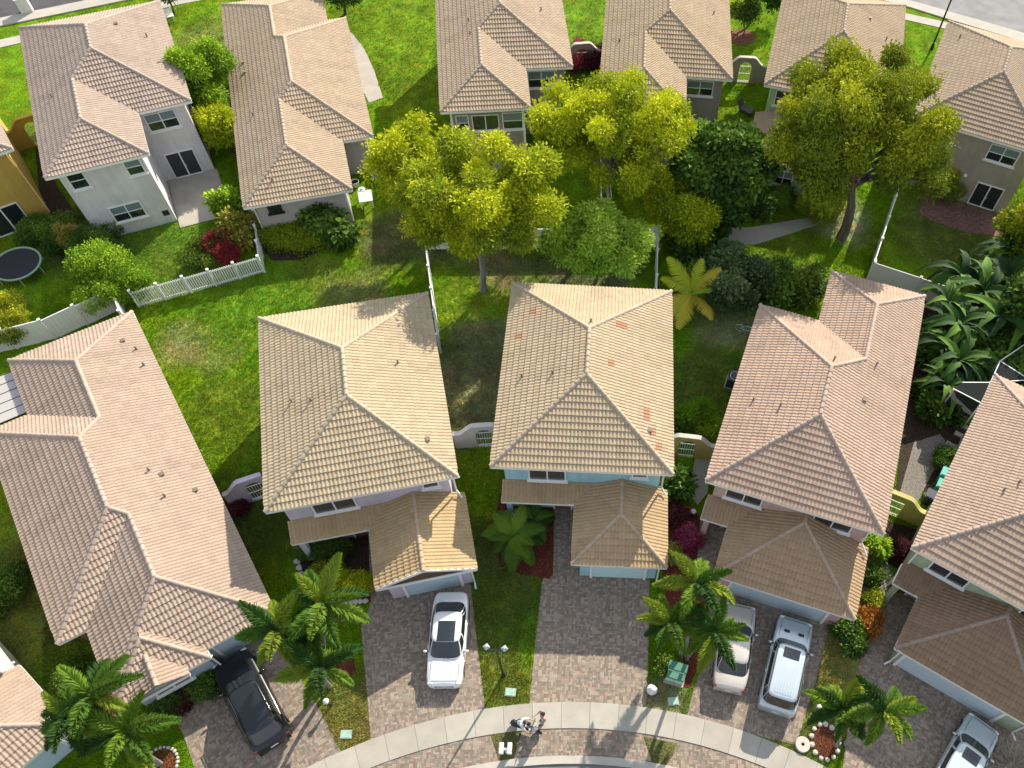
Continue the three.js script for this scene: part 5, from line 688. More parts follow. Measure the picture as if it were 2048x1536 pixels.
  for (const s of [-1, 1]) {
    const m = sub('mirror', t, [s * (w + .09), C.y0 + .02, C.f0 - .42]); part('shell', new THREE.SphereGeometry(.12, 12, 8).scale(.95, .62, .55), paint, m); part('arm', box(-s * .1, -.03, 0, .14, .05, .07), M.dark, m);
    part('headlight', new THREE.SphereGeometry(.17, 12, 8).scale(1, .5, .55).translate(s * w * .72, st[2][2] - .06, h * .93), lampM, t); part('tail_light', new THREE.SphereGeometry(.16, 12, 8).scale(1, .6, .4).translate(s * w * .74, st[st.length - 3][2] - .16, -h * .955), tailM, t);
    for (const z of [.2, -.28]) part('door_handle', box(s * (w * .985 + .01), C.y0 - .1, z * h, .03, .03, .18), paint, t);
    for (const z of [h * .62, -h * .6]) { const q = sub('wheel', t, [s * (w - .11), .33, z]); part('tyre', new THREE.TorusGeometry(.245, .09, 10, 26).rotateY(Math.PI / 2), tyreM, q); part('rim', new MB().cyl([-.07, 0, 0], [.09 * s, 0, 0], .2, .18, 16).geo(), rimM, q); part('arch', new THREE.TorusGeometry(.37, .03, 6, 20, Math.PI).rotateY(Math.PI / 2).translate(s * .1, 0, 0), M.dark, t).position.set(s * (w - .11), .33, z); }
  }
  part('panel_gap', box(0, st[3][2] + .0, h * .9, W * .7, .012, .02), M.dark, t); for (const s of [-1, 1]) { part('panel_gap', box(s * w * .74, mix(st[3][2], C.y0, .5) + .008, (C.f0 + h * .88) / 2, .014, .012, h * .88 - C.f0 - .05, 0), M.dark, t); part('wiper', new MB().cyl([s * .1, C.y0 + .03, C.f0 - .02], [s * .1 + .5, C.y0 + .1, C.f0 - .16], .01, .008, 5).geo(), M.dark, t); }
  part('number_plate', box(0, .62, -h - .005, .36, .17, .02), M.whiteFlat, t); part('grille', box(0, .5, h * .985, W * .5, .16, .06), M.dark, t); part('bumper', box(0, .36, -h * .985, W * .8, .14, .08), o.bumper || paint, t);
  return t;
}
const SEDAN = [[1, .6, .5], [.975, .82, .62], [.93, .9, .7], [.8, .965, .79], [.55, .99, .87], [.3, 1, .93], [0, 1, .96], [-.4, 1, .98], [-.62, .99, 1], [-.8, .95, 1], [-.92, .87, .97], [-.975, .78, .9], [-1, .6, .7]];
const BLK = [[1, .56, .56], [.98, .78, .72], [.93, .88, .84], [.8, .95, .93], [.55, .99, 1], [.3, 1, 1.04], [0, 1, 1.05], [-.4, 1, 1.06], [-.7, .98, 1.06], [-.86, .93, 1.05], [-.94, .86, 1.02], [-.985, .76, .94], [-1, .58, .72]];
const SUVS = [[1, .66, .6], [.98, .86, .78], [.93, .93, .9], [.8, .97, .98], [.55, .99, 1.03], [.3, 1, 1.07], [0, 1, 1.08], [-.4, 1, 1.08], [-.7, 1, 1.08], [-.86, .98, 1.08], [-.94, .95, 1.06], [-.985, .9, .98], [-1, .75, .75]];
car('white_sedan', 'white sedan with dark sunroof, nose towards the street, on the lilac driveway', [-8.05, -12.42], [.5, 5], { L: 4.95, W: 1.9, H: 1.45, color: [.78, .8, .8], st: SEDAN, sunroof: [.42, -.66, .44], cabin: { y0: .95, y1: 1.42, f0: 1.18, f1: .36, r0: -1.95, r1: -1.12, b0: .86, b1: .7, n: 5 } });
car('tan_sedan', 'champagne sedan facing the pink garage beside the palms', [6.75, -13.45], [.63, -4.78], { L: 4.75, W: 1.82, H: 1.45, color: [.55, .52, .47], metal: .3, st: SEDAN, cabin: { y0: .96, y1: 1.42, f0: 1.12, f1: .4, r0: -1.75, r1: -1.05, b0: .83, b1: .68, n: 5 } });
car('silver_suv', 'silver blue SUV with white ribbed roof and sunroof facing the pink garage', [9.42, -12.72], [1.2, -5.05], { cat: 'suv', L: 5.1, W: 1.98, H: 1.85, color: [.5, .58, .64], metal: .45, st: SUVS, sunroof: [.5, -.05, .42], rails: true, ribs: 7, scoops: [1.62, 1.05], cabin: { y0: 1.06, y1: 1.74, f0: 1.18, f1: .66, r0: -2.42, r1: -2.1, b0: .91, b1: .77, n: 6 }, side: [[50, 78], [82, 104], [108, 130]] });
car('black_suv', 'black SUV facing the bungalow garage', [-17.0, -8.5], [-3.65, -4.17], { cat: 'suv', L: 5.3, W: 2.0, H: 1.75, color: [.004, .007, .01], metal: 0, rough: .4, coat: .35, st: BLK, rails: true, cabin: { y0: 1.04, y1: 1.64, f0: 1.25, f1: .45, r0: -2.45, r1: -1.95, b0: .89, b1: .72, n: 5 }, side: [[50, 78], [82, 104], [108, 130]] });
car('white_hatchback', 'white car with small sunroof beside the dry bush, bottom right', [18.1, -8.75], [2.96, -4.38], { L: 4.9, W: 1.86, H: 1.5, color: [.46, .53, .56], st: SEDAN, sunroof: [.35, -.25, .4], cabin: { y0: .96, y1: 1.48, f0: 1.18, f1: .5, r0: -2.1, r1: -1.5, b0: .86, b1: .71, n: 5 } });

// ---------------------------------------------------------------- street furniture and yard things
{ const b = [-5.01, -10.95], t = thing('street_lamp', 'black street lamp with two pale lantern heads between the driveways', 'street lamp', [b[0], 0, b[1]]); part('pole', new MB().cyl([0, 0, 0], [0, .5, 0], .12, .08, 12).cyl([0, .5, 0], [0, 4.55, 0], .06, .045, 12).geo(), M.blackMetal, t); part('arm', new MB().beam([-.48, 4.5, 0], [.48, 4.5, 0], .06, .07).geo(), M.blackMetal, t); for (const s of [-1, 1]) { const q = sub('lantern', t, [s * .42, 4.55, 0]); part('cap', new MB().cyl([0, .28, 0], [0, .4, 0], .18, .05, 4).geo(), std([.36, .42, .44], { roughness: .5 }), q); part('glass', new MB().cyl([0, .04, 0], [0, .28, 0], .09, .14, 4).geo(), M.white, q); part('holder', new MB().cyl([0, -.04, 0], [0, .05, 0], .05, .14, 8).geo(), M.blackMetal, q); } }
{ const b = [23.86, -69.4], t = thing('street_lamp', 'tall black lamp post beside the beige house at the top', 'street lamp', [b[0], -.5, b[1]]); part('pole', new MB().cyl([0, 0, 0], [0, .6, 0], .16, .11, 12).cyl([0, .6, 0], [0, 7, 0], .085, .06, 12).geo(), M.blackMetal, t); part('lantern', new MB().cyl([0, 7, 0], [0, 7.4, 0], .12, .22, 6).geo(), M.white, t); part('cap', new MB().cyl([0, 7.4, 0], [0, 7.6, 0], .3, .05, 6).geo(), M.blackMetal, t); }
{ const b = [-4.26, -7.25], t = thing('twin_mailbox', 'pair of white mailboxes on one post in the small grass strip', 'mailbox', [b[0], 0, b[1]], .08); part('post', new MB().box(0, .5, 0, .1, 1, .1).box(0, .98, 0, .5, .06, .1).geo(), M.white, t); for (const s of [-1, 1]) { const q = part('box', (() => { const c = new THREE.CylinderGeometry(.11, .11, .5, 14, 1, false, 0, Math.PI).rotateX(Math.PI / 2).rotateZ(Math.PI / 2); return merge([c.translate(s * .2, 1.2, 0), box(s * .2, 1.1, 0, .22, .2, .5)]); })(), M.white, t); part('door', box(s * .2, 1.11, .255, .2, .18, .012), M.whiteFlat, t); part('flag', box(s * .325, 1.2, .1, .012, .16, .05), std([.5, .05, .04]), t); } }
{ const b = [3.78, -11.77], t = thing('utility_cabinet', 'green metal utility cabinet beside the red mulch and the palms', 'utility box', [b[0], 0, b[1]], -.2); part('base', box(0, .06, 0, 1.05, .12, 1.0), M.conc, t); part('cabinet', box(0, .5, -.03, .92, .78, .84), M.green, t); part('lid', new MB().box(0, .92, -.25, .98, .07, .42).geo(), M.green, t); for (const s of [-1, 1]) part('door_panel', (() => { const m = new MB(); m.quad([s * .24 - .22, .92, .0], [s * .24 - .22, .62, .42], [s * .24 + .22, .62, .42], [s * .24 + .22, .92, .0]); m.box(s * .24, .42, .405, .44, .36, .02); return m.geo(); })(), std([.42, .55, .46], { roughness: .5 }), t); part('handle', box(0, .55, .42, .05, .16, .03), M.alum, t); }
[['pale green utility lid in the grass beside the street lamp', 1021, 1385], ['pale green utility lid in the grass below the palm trio by the black car', 693, 1469], ['pale green utility lid near the sidewalk by the pink driveway', 1346, 1403]].forEach(([l], i) => { const b = [[-4.53, -10.16], [-12.19, -7.4], [3.74, -10.47]][i], t = thing('utility_hatch', l, 'utility lid', [b[0], .02, b[1]], .1 * i); part('rim', new MB().box(0, .03, 0, .56, .06, .42).geo(), M.conc, t); part('cover', box(0, .065, 0, .48, .03, .34), std([.3, .5, .4], { roughness: .6 }), t); });
{ const b = [-13.29, -8.68], t = thing('bollard_light', 'short white-topped post light on the grass by the bungalow driveway', 'post light', [b[0], 0, b[1]]); part('post', new MB().cyl([0, 0, 0], [0, .75, 0], .05, .05, 10).geo(), M.blackMetal, t); part('lantern', new MB().cyl([0, .75, 0], [0, 1, 0], .1, .12, 8).cyl([0, 1, 0], [0, 1.1, 0], .15, .03, 8).geo(), M.white, t); }
{ const b = [2.61, -10.9], t = thing('white_sack', 'small whitish sack at the edge of the empty driveway', 'sack', [b[0], 0, b[1]]), g = new THREE.SphereGeometry(.26, 18, 12); const p = g.attributes.position; for (let i = 0; i < p.count; i++) { const k = .8 + .4 * noise2(p.getX(i) * 9 + 7, p.getZ(i) * 9 + p.getY(i) * 6, 3); p.setXYZ(i, p.getX(i) * k, p.getY(i) * k * (p.getY(i) < 0 ? .6 : 1.2) + .2, p.getZ(i) * k); } g.computeVertexNormals(); part('bag', g, M.whiteFlat, t); part('knot', new MB().cyl([0, .42, 0], [.03, .56, 0], .05, .09, 8).geo(), M.whiteFlat, t); }
function ringBed(label, c, rx, rz, n, r, mat, o = {}) { const t = thing('ring_bed', label, 'flower bed', [c[0], 0, c[1]]), P = []; for (let i = 0; i < 28; i++) P.push([Math.cos(i / 28 * 6.283) * rx, Math.sin(i / 28 * 6.283) * rz]); part('mulch', new MB().prism(P, .01, .07).geo(), M.mulch, t); const q = RNG(Math.round(c[0] * 99)); for (let i = 0; i < n; i++) { const a = i / n * 6.283; if (o.gap && a > o.gap[0] && a < o.gap[1]) continue; const g = new THREE.IcosahedronGeometry(r, 2), p = g.attributes.position; for (let k = 0; k < p.count; k++) { const s = .85 + .3 * noise2(p.getX(k) * 12 + i * 9, p.getZ(k) * 12 + p.getY(k) * 10, 8); p.setXYZ(k, p.getX(k) * s, p.getY(k) * s * .75, p.getZ(k) * s); } g.computeVertexNormals(); const m = part('stone', g, mat, t); m.position.set(Math.cos(a) * (rx + r * .5), .1, Math.sin(a) * (rz + r * .5)); m.rotation.y = q() * 6; m.scale.setScalar(.85 + .35 * q()); } return t; }
ringBed('red mulch ring with pale round stones at the pink driveway end', [11.43, -9.18], .62, .8, 13, .13, M.stone);
ringBed('red mulch ring with scalloped pale edging at the cream house palms', [-20.52, -5.25], .75, .75, 26, .08, M.stone);
{ const c = [10.29, -8.93], t = thing('ring_stone', 'pale concrete ring block with a hole beside the stone ring bed', 'ring block', [c[0], 0, c[1]]), s = new THREE.Shape(); s.absellipse(0, 0, .34, .36, 0, 6.283); const hp = new THREE.Path(); hp.absellipse(0, 0, .11, .11, 0, 6.283); s.holes.push(hp); part('block', new THREE.ExtrudeGeometry(s, { depth: .16, bevelEnabled: true, bevelSize: .03, bevelThickness: .03, bevelSegments: 2 }).rotateX(-Math.PI / 2), M.stone, t); part('soil', new MB().cyl([0, .01, 0], [0, .08, 0], .12, .12, 14).geo(), M.soil, t); }
{ const c = [11.12, -10.8], t = thing('garden_light', 'small white globe garden light on the grass by the silver SUV', 'garden light', [c[0], 0, c[1]]); part('stake', new MB().cyl([0, 0, 0], [0, .3, 0], .03, .03, 8).geo(), M.blackMetal, t); part('globe', new THREE.SphereGeometry(.13, 16, 12).translate(0, .4, 0), M.white, t); }
// edging stones of the lilac bed
const edgeStone = (() => { const g = new THREE.IcosahedronGeometry(.17, 2), p = g.attributes.position; for (let k = 0; k < p.count; k++) { const s = .85 + .3 * noise2(p.getX(k) * 9 + 3, p.getZ(k) * 9 + p.getY(k) * 8, 8); p.setXYZ(k, p.getX(k) * s * 1.15, p.getY(k) * s * .7, p.getZ(k) * s); } g.computeVertexNormals(); return g; })();
[[-17.07, -16.04], [-16.86, -15.68], [-16.68, -15.32], [-16.48, -15], [-16.23, -14.68]].forEach((p, i) => { const m = part('edging_stone', edgeStone, M.stone, scene); m.name = numbered('edging_stone'); m.position.set(p[0], .09, p[1]); m.rotation.y = i * 2; tag(m, ['first', 'second', 'third', 'fourth', 'fifth'][i] + ' pale stone from the porch along the left edge of the lilac bed', 'stone', 'edging stones of the lilac bed'); });
[[-13.91, -14.04], [-13.65, -14.07], [-13.39, -14.11], [-13.14, -14.15], [-12.88, -14.19]].forEach((p, i) => { const m = part('edging_stone', edgeStone, M.stone, scene); m.name = numbered('edging_stone'); m.position.set(p[0], .09, p[1]); m.rotation.y = i * 2 + 1; m.scale.set(.75, .9, .9); tag(m, ['first', 'second', 'third', 'fourth', 'fifth'][i] + ' pale stone from the palms along the bottom of the lilac bed', 'stone', 'edging stones of the lilac bed'); });
// trampoline
{ const c = [-40.79, -34.62], t = thing('trampoline', 'round trampoline with dark mat and pale green rim in the shaded yard', 'trampoline', [c[0], terr(c[1]), c[1]]); const R = 1.45; part('mat', new MB().cyl([0, .8, 0], [0, .815, 0], R - .12, R - .12, 40).geo(), std([.02, .022, .028], { roughness: .8 }), t); part('rim', new THREE.TorusGeometry(R, .07, 8, 48).rotateX(Math.PI / 2).translate(0, .82, 0), std([.25, .38, .3], { roughness: .6 }), t); for (let i = 0; i < 6; i++) { const a = i / 6 * 6.283; part('leg', new MB().cyl([Math.cos(a) * R, .8, Math.sin(a) * R], [Math.cos(a) * R * 1.02, 0, Math.sin(a) * R * 1.02], .03, .03, 8).geo(), M.alum, t); } }
// bins
const bin = (label, c, col) => { const t = thing('wheelie_bin', label, 'bin', [c[0], 0, c[1]], -.45), m = std(col, { roughness: .5 }), g = new THREE.CylinderGeometry(.4, .3, .95, 4, 1).rotateY(Math.PI / 4).translate(0, .53, 0); part('body', g, m, t); part('lid', new MB().box(0, 1.05, .02, .62, .07, .66).box(0, 1.1, .02, .5, .04, .54).geo(), m, t); part('handle', new MB().cyl([-.25, 1.0, -.38], [.25, 1.0, -.38], .025, .025, 8).geo(), m, t); for (const s of [-1, 1]) part('wheel', new MB().cyl([s * .25, .12, -.3], [s * .32, .12, -.3], .12, .12, 14).geo(), tyreM, t); return t; };
bin('teal wheelie bin, upper one of two behind the yellow-green gate wall', [19.13, -24.95], [.06, .42, .38]); bin('teal wheelie bin, lower one of two behind the yellow-green gate wall', [18.79, -24.13], [.06, .4, .36]); bin('dark navy wheelie bin lying closest to the yellow-green gate wall', [18.05, -23.38], [.012, .016, .06]);
// step slabs
[[21.39, -28.95], [20.86, -28.32], [20.21, -27.51], [19.74, -26.77]].forEach((c, i) => { const m = part('stepping_slab', box(0, .04, 0, .9, .1, .32), M.conc2, scene); m.name = numbered('stepping_slab'); m.position.set(c[0], terr(c[1]) + .02, c[1]); m.rotation.y = -.5; tag(m, ['highest', 'second', 'third', 'lowest'][i] + ' pale slab of the garden steps beside the screen cage', 'stepping slab', 'slabs of the garden steps'); });
// screen cage
{ const t = thing('screen_cage', 'dark pool screen cage with pale frame behind the green house', 'screen enclosure'); const A = [22.76, -32.42], B = [21.09, -29.08], C = [19.57, -29.93], E = [24.4, -31.16], F = [24.5, -33.89], G = [21.71, -30.66], K = [20.16, -30.49]; const y = 2.6, q = p => [p[0], y, p[1]], fm = std([.62, .66, .72], { roughness: .4 }); for (const [a, b] of [[C, B], [B, A], [A, E], [G, E], [K, G], [A, F]]) part('frame', new MB().beam(q(a), q(b), .05, .05).geo(), fm, t); for (const p of [C, B, A, E]) part('post', new MB().beam([p[0], -.4, p[1]], q(p), .08, .08).geo(), fm, t); const scr = new THREE.MeshPhysicalMaterial({ color: rgb(.05, .055, .06), roughness: 1, transmission: .6, specularIntensity: .1, thickness: 0, side: THREE.DoubleSide }); const pan = (a, b, c, d) => { const m = new MB(); m.quad(a, b, c, d); part('screen_panel', m.geo(), scr, t); }; pan(q(C), q(B), q(G), q(K)); pan([B[0], 2.59, B[1]], [A[0], 2.59, A[1]], [E[0], 2.59, E[1]], [G[0], 2.59, G[1]]); pan([C[0], -.3, C[1]], [B[0], -.3, B[1]], q(B), q(C)); pan([B[0], -.3, B[1]], [A[0], -.3, A[1]], q(A), q(B)); }
// patio cover by the bungalow
{ const t = thing('patio_cover', 'white ribbed aluminium patio cover at the left edge beside the bungalow', 'patio cover', [-30.08, 0, -29.71], .67); for (let i = 0; i < 5; i++) part('roof_panel', box(-8.55, 2.55, .85 + i * .66, 3.2, .05, .6), std([.4, .38, .38], { roughness: .6 }), t); for (let i = 0; i < 6; i++) part('beam', box(-8.55, 2.535, .52 + i * .66, 3.2, .09, .055), M.dark, t); for (const z of [.6, 3.7]) part('post', box(-10, 1.26, z, .1, 2.52, .1), M.white, t); }
// fence top rail and other yard objects beside the grey bungalow
{ const c = [-21.97, -44.25], t = thing('patio_armchair', 'beige cushioned patio chair by the grey bungalow corner', 'chair', [c[0], -.5, c[1]], .35), m = std([.5, .43, .3], { roughness: .9 }); part('seat', box(0, .38, 0, .8, .22, .8), m, t); part('backrest', box(0, .7, -.36, .8, .5, .16), m, t); for (const s of [-1, 1]) { part('armrest', box(s * .42, .5, 0, .12, .14, .8), M.dark, t); for (const z of [-.33, .33]) part('leg', box(s * .38, .14, z, .06, .28, .06), M.dark, t); } }
{ const c = [-21.57, -42.97], t = thing('patio_chair', 'dark patio chair with grey cushion below the beige one', 'chair', [c[0], -.5, c[1]], 2.9), m = std([.3, .31, .33], { roughness: .9 }); part('seat', box(0, .4, 0, .65, .14, .65), m, t); part('backrest', box(0, .75, -.3, .65, .6, .08), M.dark, t); for (const s of [-1, 1]) { part('armrest', box(s * .35, .58, 0, .06, .05, .6), M.dark, t); for (const z of [-.28, .28]) part('leg', box(s * .32, .17, z, .05, .34, .05), M.dark, t); } }
{ const c = [-20.12, -43.98], t = thing('garden_table', 'white garden table by the grey bungalow under the trees', 'table', [c[0], -.5, c[1]], .35); part('tabletop', box(0, .73, 0, .95, .05, 1.15), std([.6, .6, .6], { roughness: .6 }), t); for (const a of [-.4, .4]) for (const b of [-.5, .5]) part('leg', box(a, .35, b, .06, .7, .06), M.white, t); const d = [-20.52, -44.6]; const b2 = thing('serving_tray', 'round pale tray on the white garden table', 'tray', [d[0], .255, d[1]]); part('tray', new MB().cyl([0, 0, 0], [0, .03, 0], .22, .25, 20).geo(), std([.5, .56, .66]), b2); part('bowl', new THREE.SphereGeometry(.1, 14, 8).scale(1, .6, 1).translate(0, .07, 0), M.white, b2); }
{ const c = [-19.97, -46.75], t = thing('toy_tub', 'blue and yellow plastic tub under the tree beside the grey bungalow', 'tub', [c[0], -.5, c[1]]); part('bowl', new THREE.LatheGeometry([[.001, .02], [.34, .02], [.46, .5], [.5, .52], [.44, .5], [.3, .08], [.001, .07]].map(q => new THREE.Vector2(...q)), 28), std([.02, .03, .32], { roughness: .35 }), t); part('hood', new THREE.SphereGeometry(.62, 20, 10, 0, Math.PI * 2, 0, Math.PI * .35).rotateX(-.9).translate(0, .25, -.35), std([.75, .52, .03], { roughness: .45 }), t); }
{ const c = [-21.38, -45.7], t = thing('white_planter', 'small white planter near the toy tub', 'planter', [c[0], -.5, c[1]]); part('pot', new THREE.LatheGeometry([[.001, 0], [.22, 0], [.3, .45], [.27, .45], [.2, .1], [.001, .1]].map(q => new THREE.Vector2(...q)), 20), M.white, t); part('soil', new MB().cyl([0, .3, 0], [0, .36, 0], .25, .26, 16).geo(), M.soil, t); }
{ const c = [6.6, -30.79], t = thing('air_conditioner', 'dark air conditioner unit at the pink house wall', 'air conditioner', [c[0], terr(c[1]), c[1]], -.23); part('case', box(0, .45, 0, .85, .86, .85), std([.05, .052, .055], { roughness: .6 }), t); part('fan_guard', new THREE.TorusGeometry(.3, .02, 6, 24).rotateX(Math.PI / 2).translate(0, .9, 0), M.alum, t); for (let i = 0; i < 5; i++) part('slat', box(0, .2 + i * .14, .435, .78, .05, .02), M.dark, t); part('pad', box(0, .01, 0, 1, .08, 1), M.conc, t); }
{ const c = [7.5, -35.18], t = thing('bicycle', 'pale bicycle leaning at the rear wall of the pink house', 'bicycle', [c[0], terr(c[1]), c[1]], 1.2), m = std([.6, .62, .64], { roughness: .35, metalness: .4 }); for (const z of [-.52, .52]) { const w = sub('wheel', t, [0, .33, z]); part('tyre', new THREE.TorusGeometry(.31, .022, 8, 28).rotateY(Math.PI / 2), m, w); part('hub', new MB().cyl([-.04, 0, 0], [.04, 0, 0], .03, .03, 8).geo(), M.alum, w); } const f = new MB(); f.cyl([0, .33, -.52], [0, .75, -.15], .02, .02, 6).cyl([0, .33, -.52], [0, .3, -.02], .02, .02, 6).cyl([0, .3, -.02], [0, .75, -.15], .022, .022, 6).cyl([0, .75, -.15], [0, .78, .38], .022, .022, 6).cyl([0, .3, -.02], [0, .7, .4], .022, .022, 6).cyl([0, .33, .52], [0, .95, .36], .02, .02, 6); part('frame', f.geo(), m, t); part('saddle', new THREE.SphereGeometry(.11, 12, 8).scale(.6, .4, 1.2).translate(0, .9, -.2), M.dark, t); part('handlebar', new MB().cyl([-.28, .98, .34], [.28, .98, .34], .018, .018, 6).geo(), m, t); }
{ const c = [4.16, -25.91], t = thing('hose_reel', 'black round hose reel on the ochre gate wall', 'hose reel', [c[0] + .55, .5, c[1] + .9], .06); part('reel', new THREE.TorusGeometry(.24, .09, 10, 26), M.dark, t); part('hub', new MB().cyl([0, 0, -.1], [0, 0, .1], .1, .1, 14).geo(), M.blackMetal, t); }
{ const c = [3.96, -21.22], t = thing('garden_pot', 'red garden pot beside the walkway of the pink house', 'pot', [c[0], .02, c[1]]); part('pot', new THREE.LatheGeometry([[.001, 0], [.16, 0], [.27, .32], [.25, .36], [.2, .34], [.15, .1], [.001, .1]].map(q => new THREE.Vector2(...q)), 22), std([.55, .02, .03], { roughness: .35 }), t); part('soil', new MB().cyl([0, .26, 0], [0, .3, 0], .2, .22, 14).geo(), M.soil, t); const d = [4.37, -21.23], u = thing('garden_globe', 'white globe beside the red garden pot', 'garden globe', [d[0], .02, d[1]]); part('globe', new THREE.SphereGeometry(.17, 18, 12).translate(0, .24, 0), M.white, u); part('stand', new MB().cyl([0, 0, 0], [0, .09, 0], .14, .1, 12).geo(), M.dark, u); }
{ const c = [9.61, -49.35], t = thing('tyre_swing', 'old tyre leaning by the mint house wall', 'tyre', [c[0], -.15, c[1]], .3); part('tyre', new THREE.TorusGeometry(.36, .13, 10, 26).rotateX(-.9), tyreM, t); part('rim', new THREE.TorusGeometry(.23, .02, 8, 26).rotateX(-.9), M.alum, t); }
{ const c = [-53.34, -62.61], t = thing('road_box', 'small white service box beside the road at the top left', 'service box', [c[0], -.5, c[1]], .5); part('cabinet', box(0, .6, 0, .9, 1.2, .6), M.white, t); part('lid', box(0, 1.23, 0, 1, .08, .7), M.whiteFlat, t); part('door', box(0, .6, .31, .8, 1, .02), M.whiteFlat, t); }
{ const c = [-41.78, -63.02], t = thing('garden_bench', 'white bench on the lawn strip behind the lavender house', 'bench', [c[0], -.5, c[1]], .6); part('seat', box(0, .45, 0, 1.5, .06, .45), M.white, t); part('backrest', box(0, .75, -.22, 1.5, .4, .05), M.white, t); for (const s of [-.65, .65]) for (const z of [-.18, .18]) part('leg', box(s, .21, z, .06, .42, .06), M.white, t); }
{ const c = [7.33, -58.27], t = thing('patio_chair', 'dark wicker lounge chair on the path by the brown-grey house', 'chair', [c[0], -.5, c[1]], .9), m = std([.09, .09, .1], { roughness: .8 }); part('seat', box(0, .36, .1, .65, .12, 1.1), m, t); const b = part('backrest', box(0, .3, 0, .65, .6, .1), m, t); b.position.set(0, .35, -.45); b.rotation.x = -.5; for (const s of [-.28, .28]) for (const z of [-.3, .5]) part('leg', box(s, .15, z, .05, .3, .05), M.blackMetal, t); }
// ---------------------------------------------------------------- people
function capD(p, a, b, ra, rb) { const ax = b[0] - a[0], ay = b[1] - a[1], az = b[2] - a[2], px = p[0] - a[0], py = p[1] - a[1], pz = p[2] - a[2], l = ax * ax + ay * ay + az * az || 1e-9, t = cl((px * ax + py * ay + pz * az) / l, 0, 1); return Math.hypot(px - ax * t, py - ay * t, pz - az * t) - mix(ra, rb, t); }
function blobGeo(caps, c, half, res, k = .03) {
  const mc = new MarchingCubes(res, new THREE.MeshStandardMaterial(), false, false, 60000); mc.isolation = 0; const h = res / 2; let i = 0;
  for (let z = 0; z < res; z++) for (let y = 0; y < res; y++) for (let x = 0; x < res; x++) { const p = [c[0] + (x - h) / h * half, c[1] + (y - h) / h * half, c[2] + (z - h) / h * half]; let d = 1e3; for (const q of caps) { const e = capD(p, q[0], q[1], q[2], q[3]), m = cl(.5 + .5 * (d - e) / k, 0, 1); d = mix(d, e, m) - k * m * (1 - m); } mc.field[i++] = -d; }
  mc.update(); const n = mc.count, g = new THREE.BufferGeometry(), P = new Float32Array(n * 3); for (let j = 0; j < n * 3; j++) P[j] = mc.positionArray[j] * half + c[j % 3]; g.setAttribute('position', new THREE.BufferAttribute(P, 3)); g.setAttribute('normal', new THREE.BufferAttribute(new Float32Array(mc.normalArray.slice(0, n * 3)), 3)); g.computeVertexNormals(); return uvBox(g);
}
function handCaps(w, dir, side) { // palm and five bent fingers from the wrist w along dir; side = thumb direction
  const d = V3(...dir).normalize(), s = V3(...side).normalize(), n = d.clone().cross(s).normalize(), P = (a, b, c) => { const v = V3(...w).addScaledVector(d, a).addScaledVector(s, b).addScaledVector(n, c); return [v.x, v.y, v.z]; }, out = [];
  out.push([P(0, 0, 0), P(.05, .015, 0), .024, .024], [P(.0, 0, 0), P(.05, -.02, 0), .022, .02]);
  [[.03, .075, .085], [.01, .082, .092], [-.011, .077, .086], [-.031, .066, .07]].forEach(([b, l, m]) => { out.push([P(.055, b, 0), P(.055 + l * .45, b * 1.1, .006), .0095, .009], [P(.055 + l * .45, b * 1.1, .006), P(.055 + l * .85, b * 1.1, .026), .009, .0075]); });
  out.push([P(.015, .02, 0), P(.045, .055, .01), .012, .01], [P(.045, .055, .01), P(.078, .06, .022), .01, .0085]); return out;
}
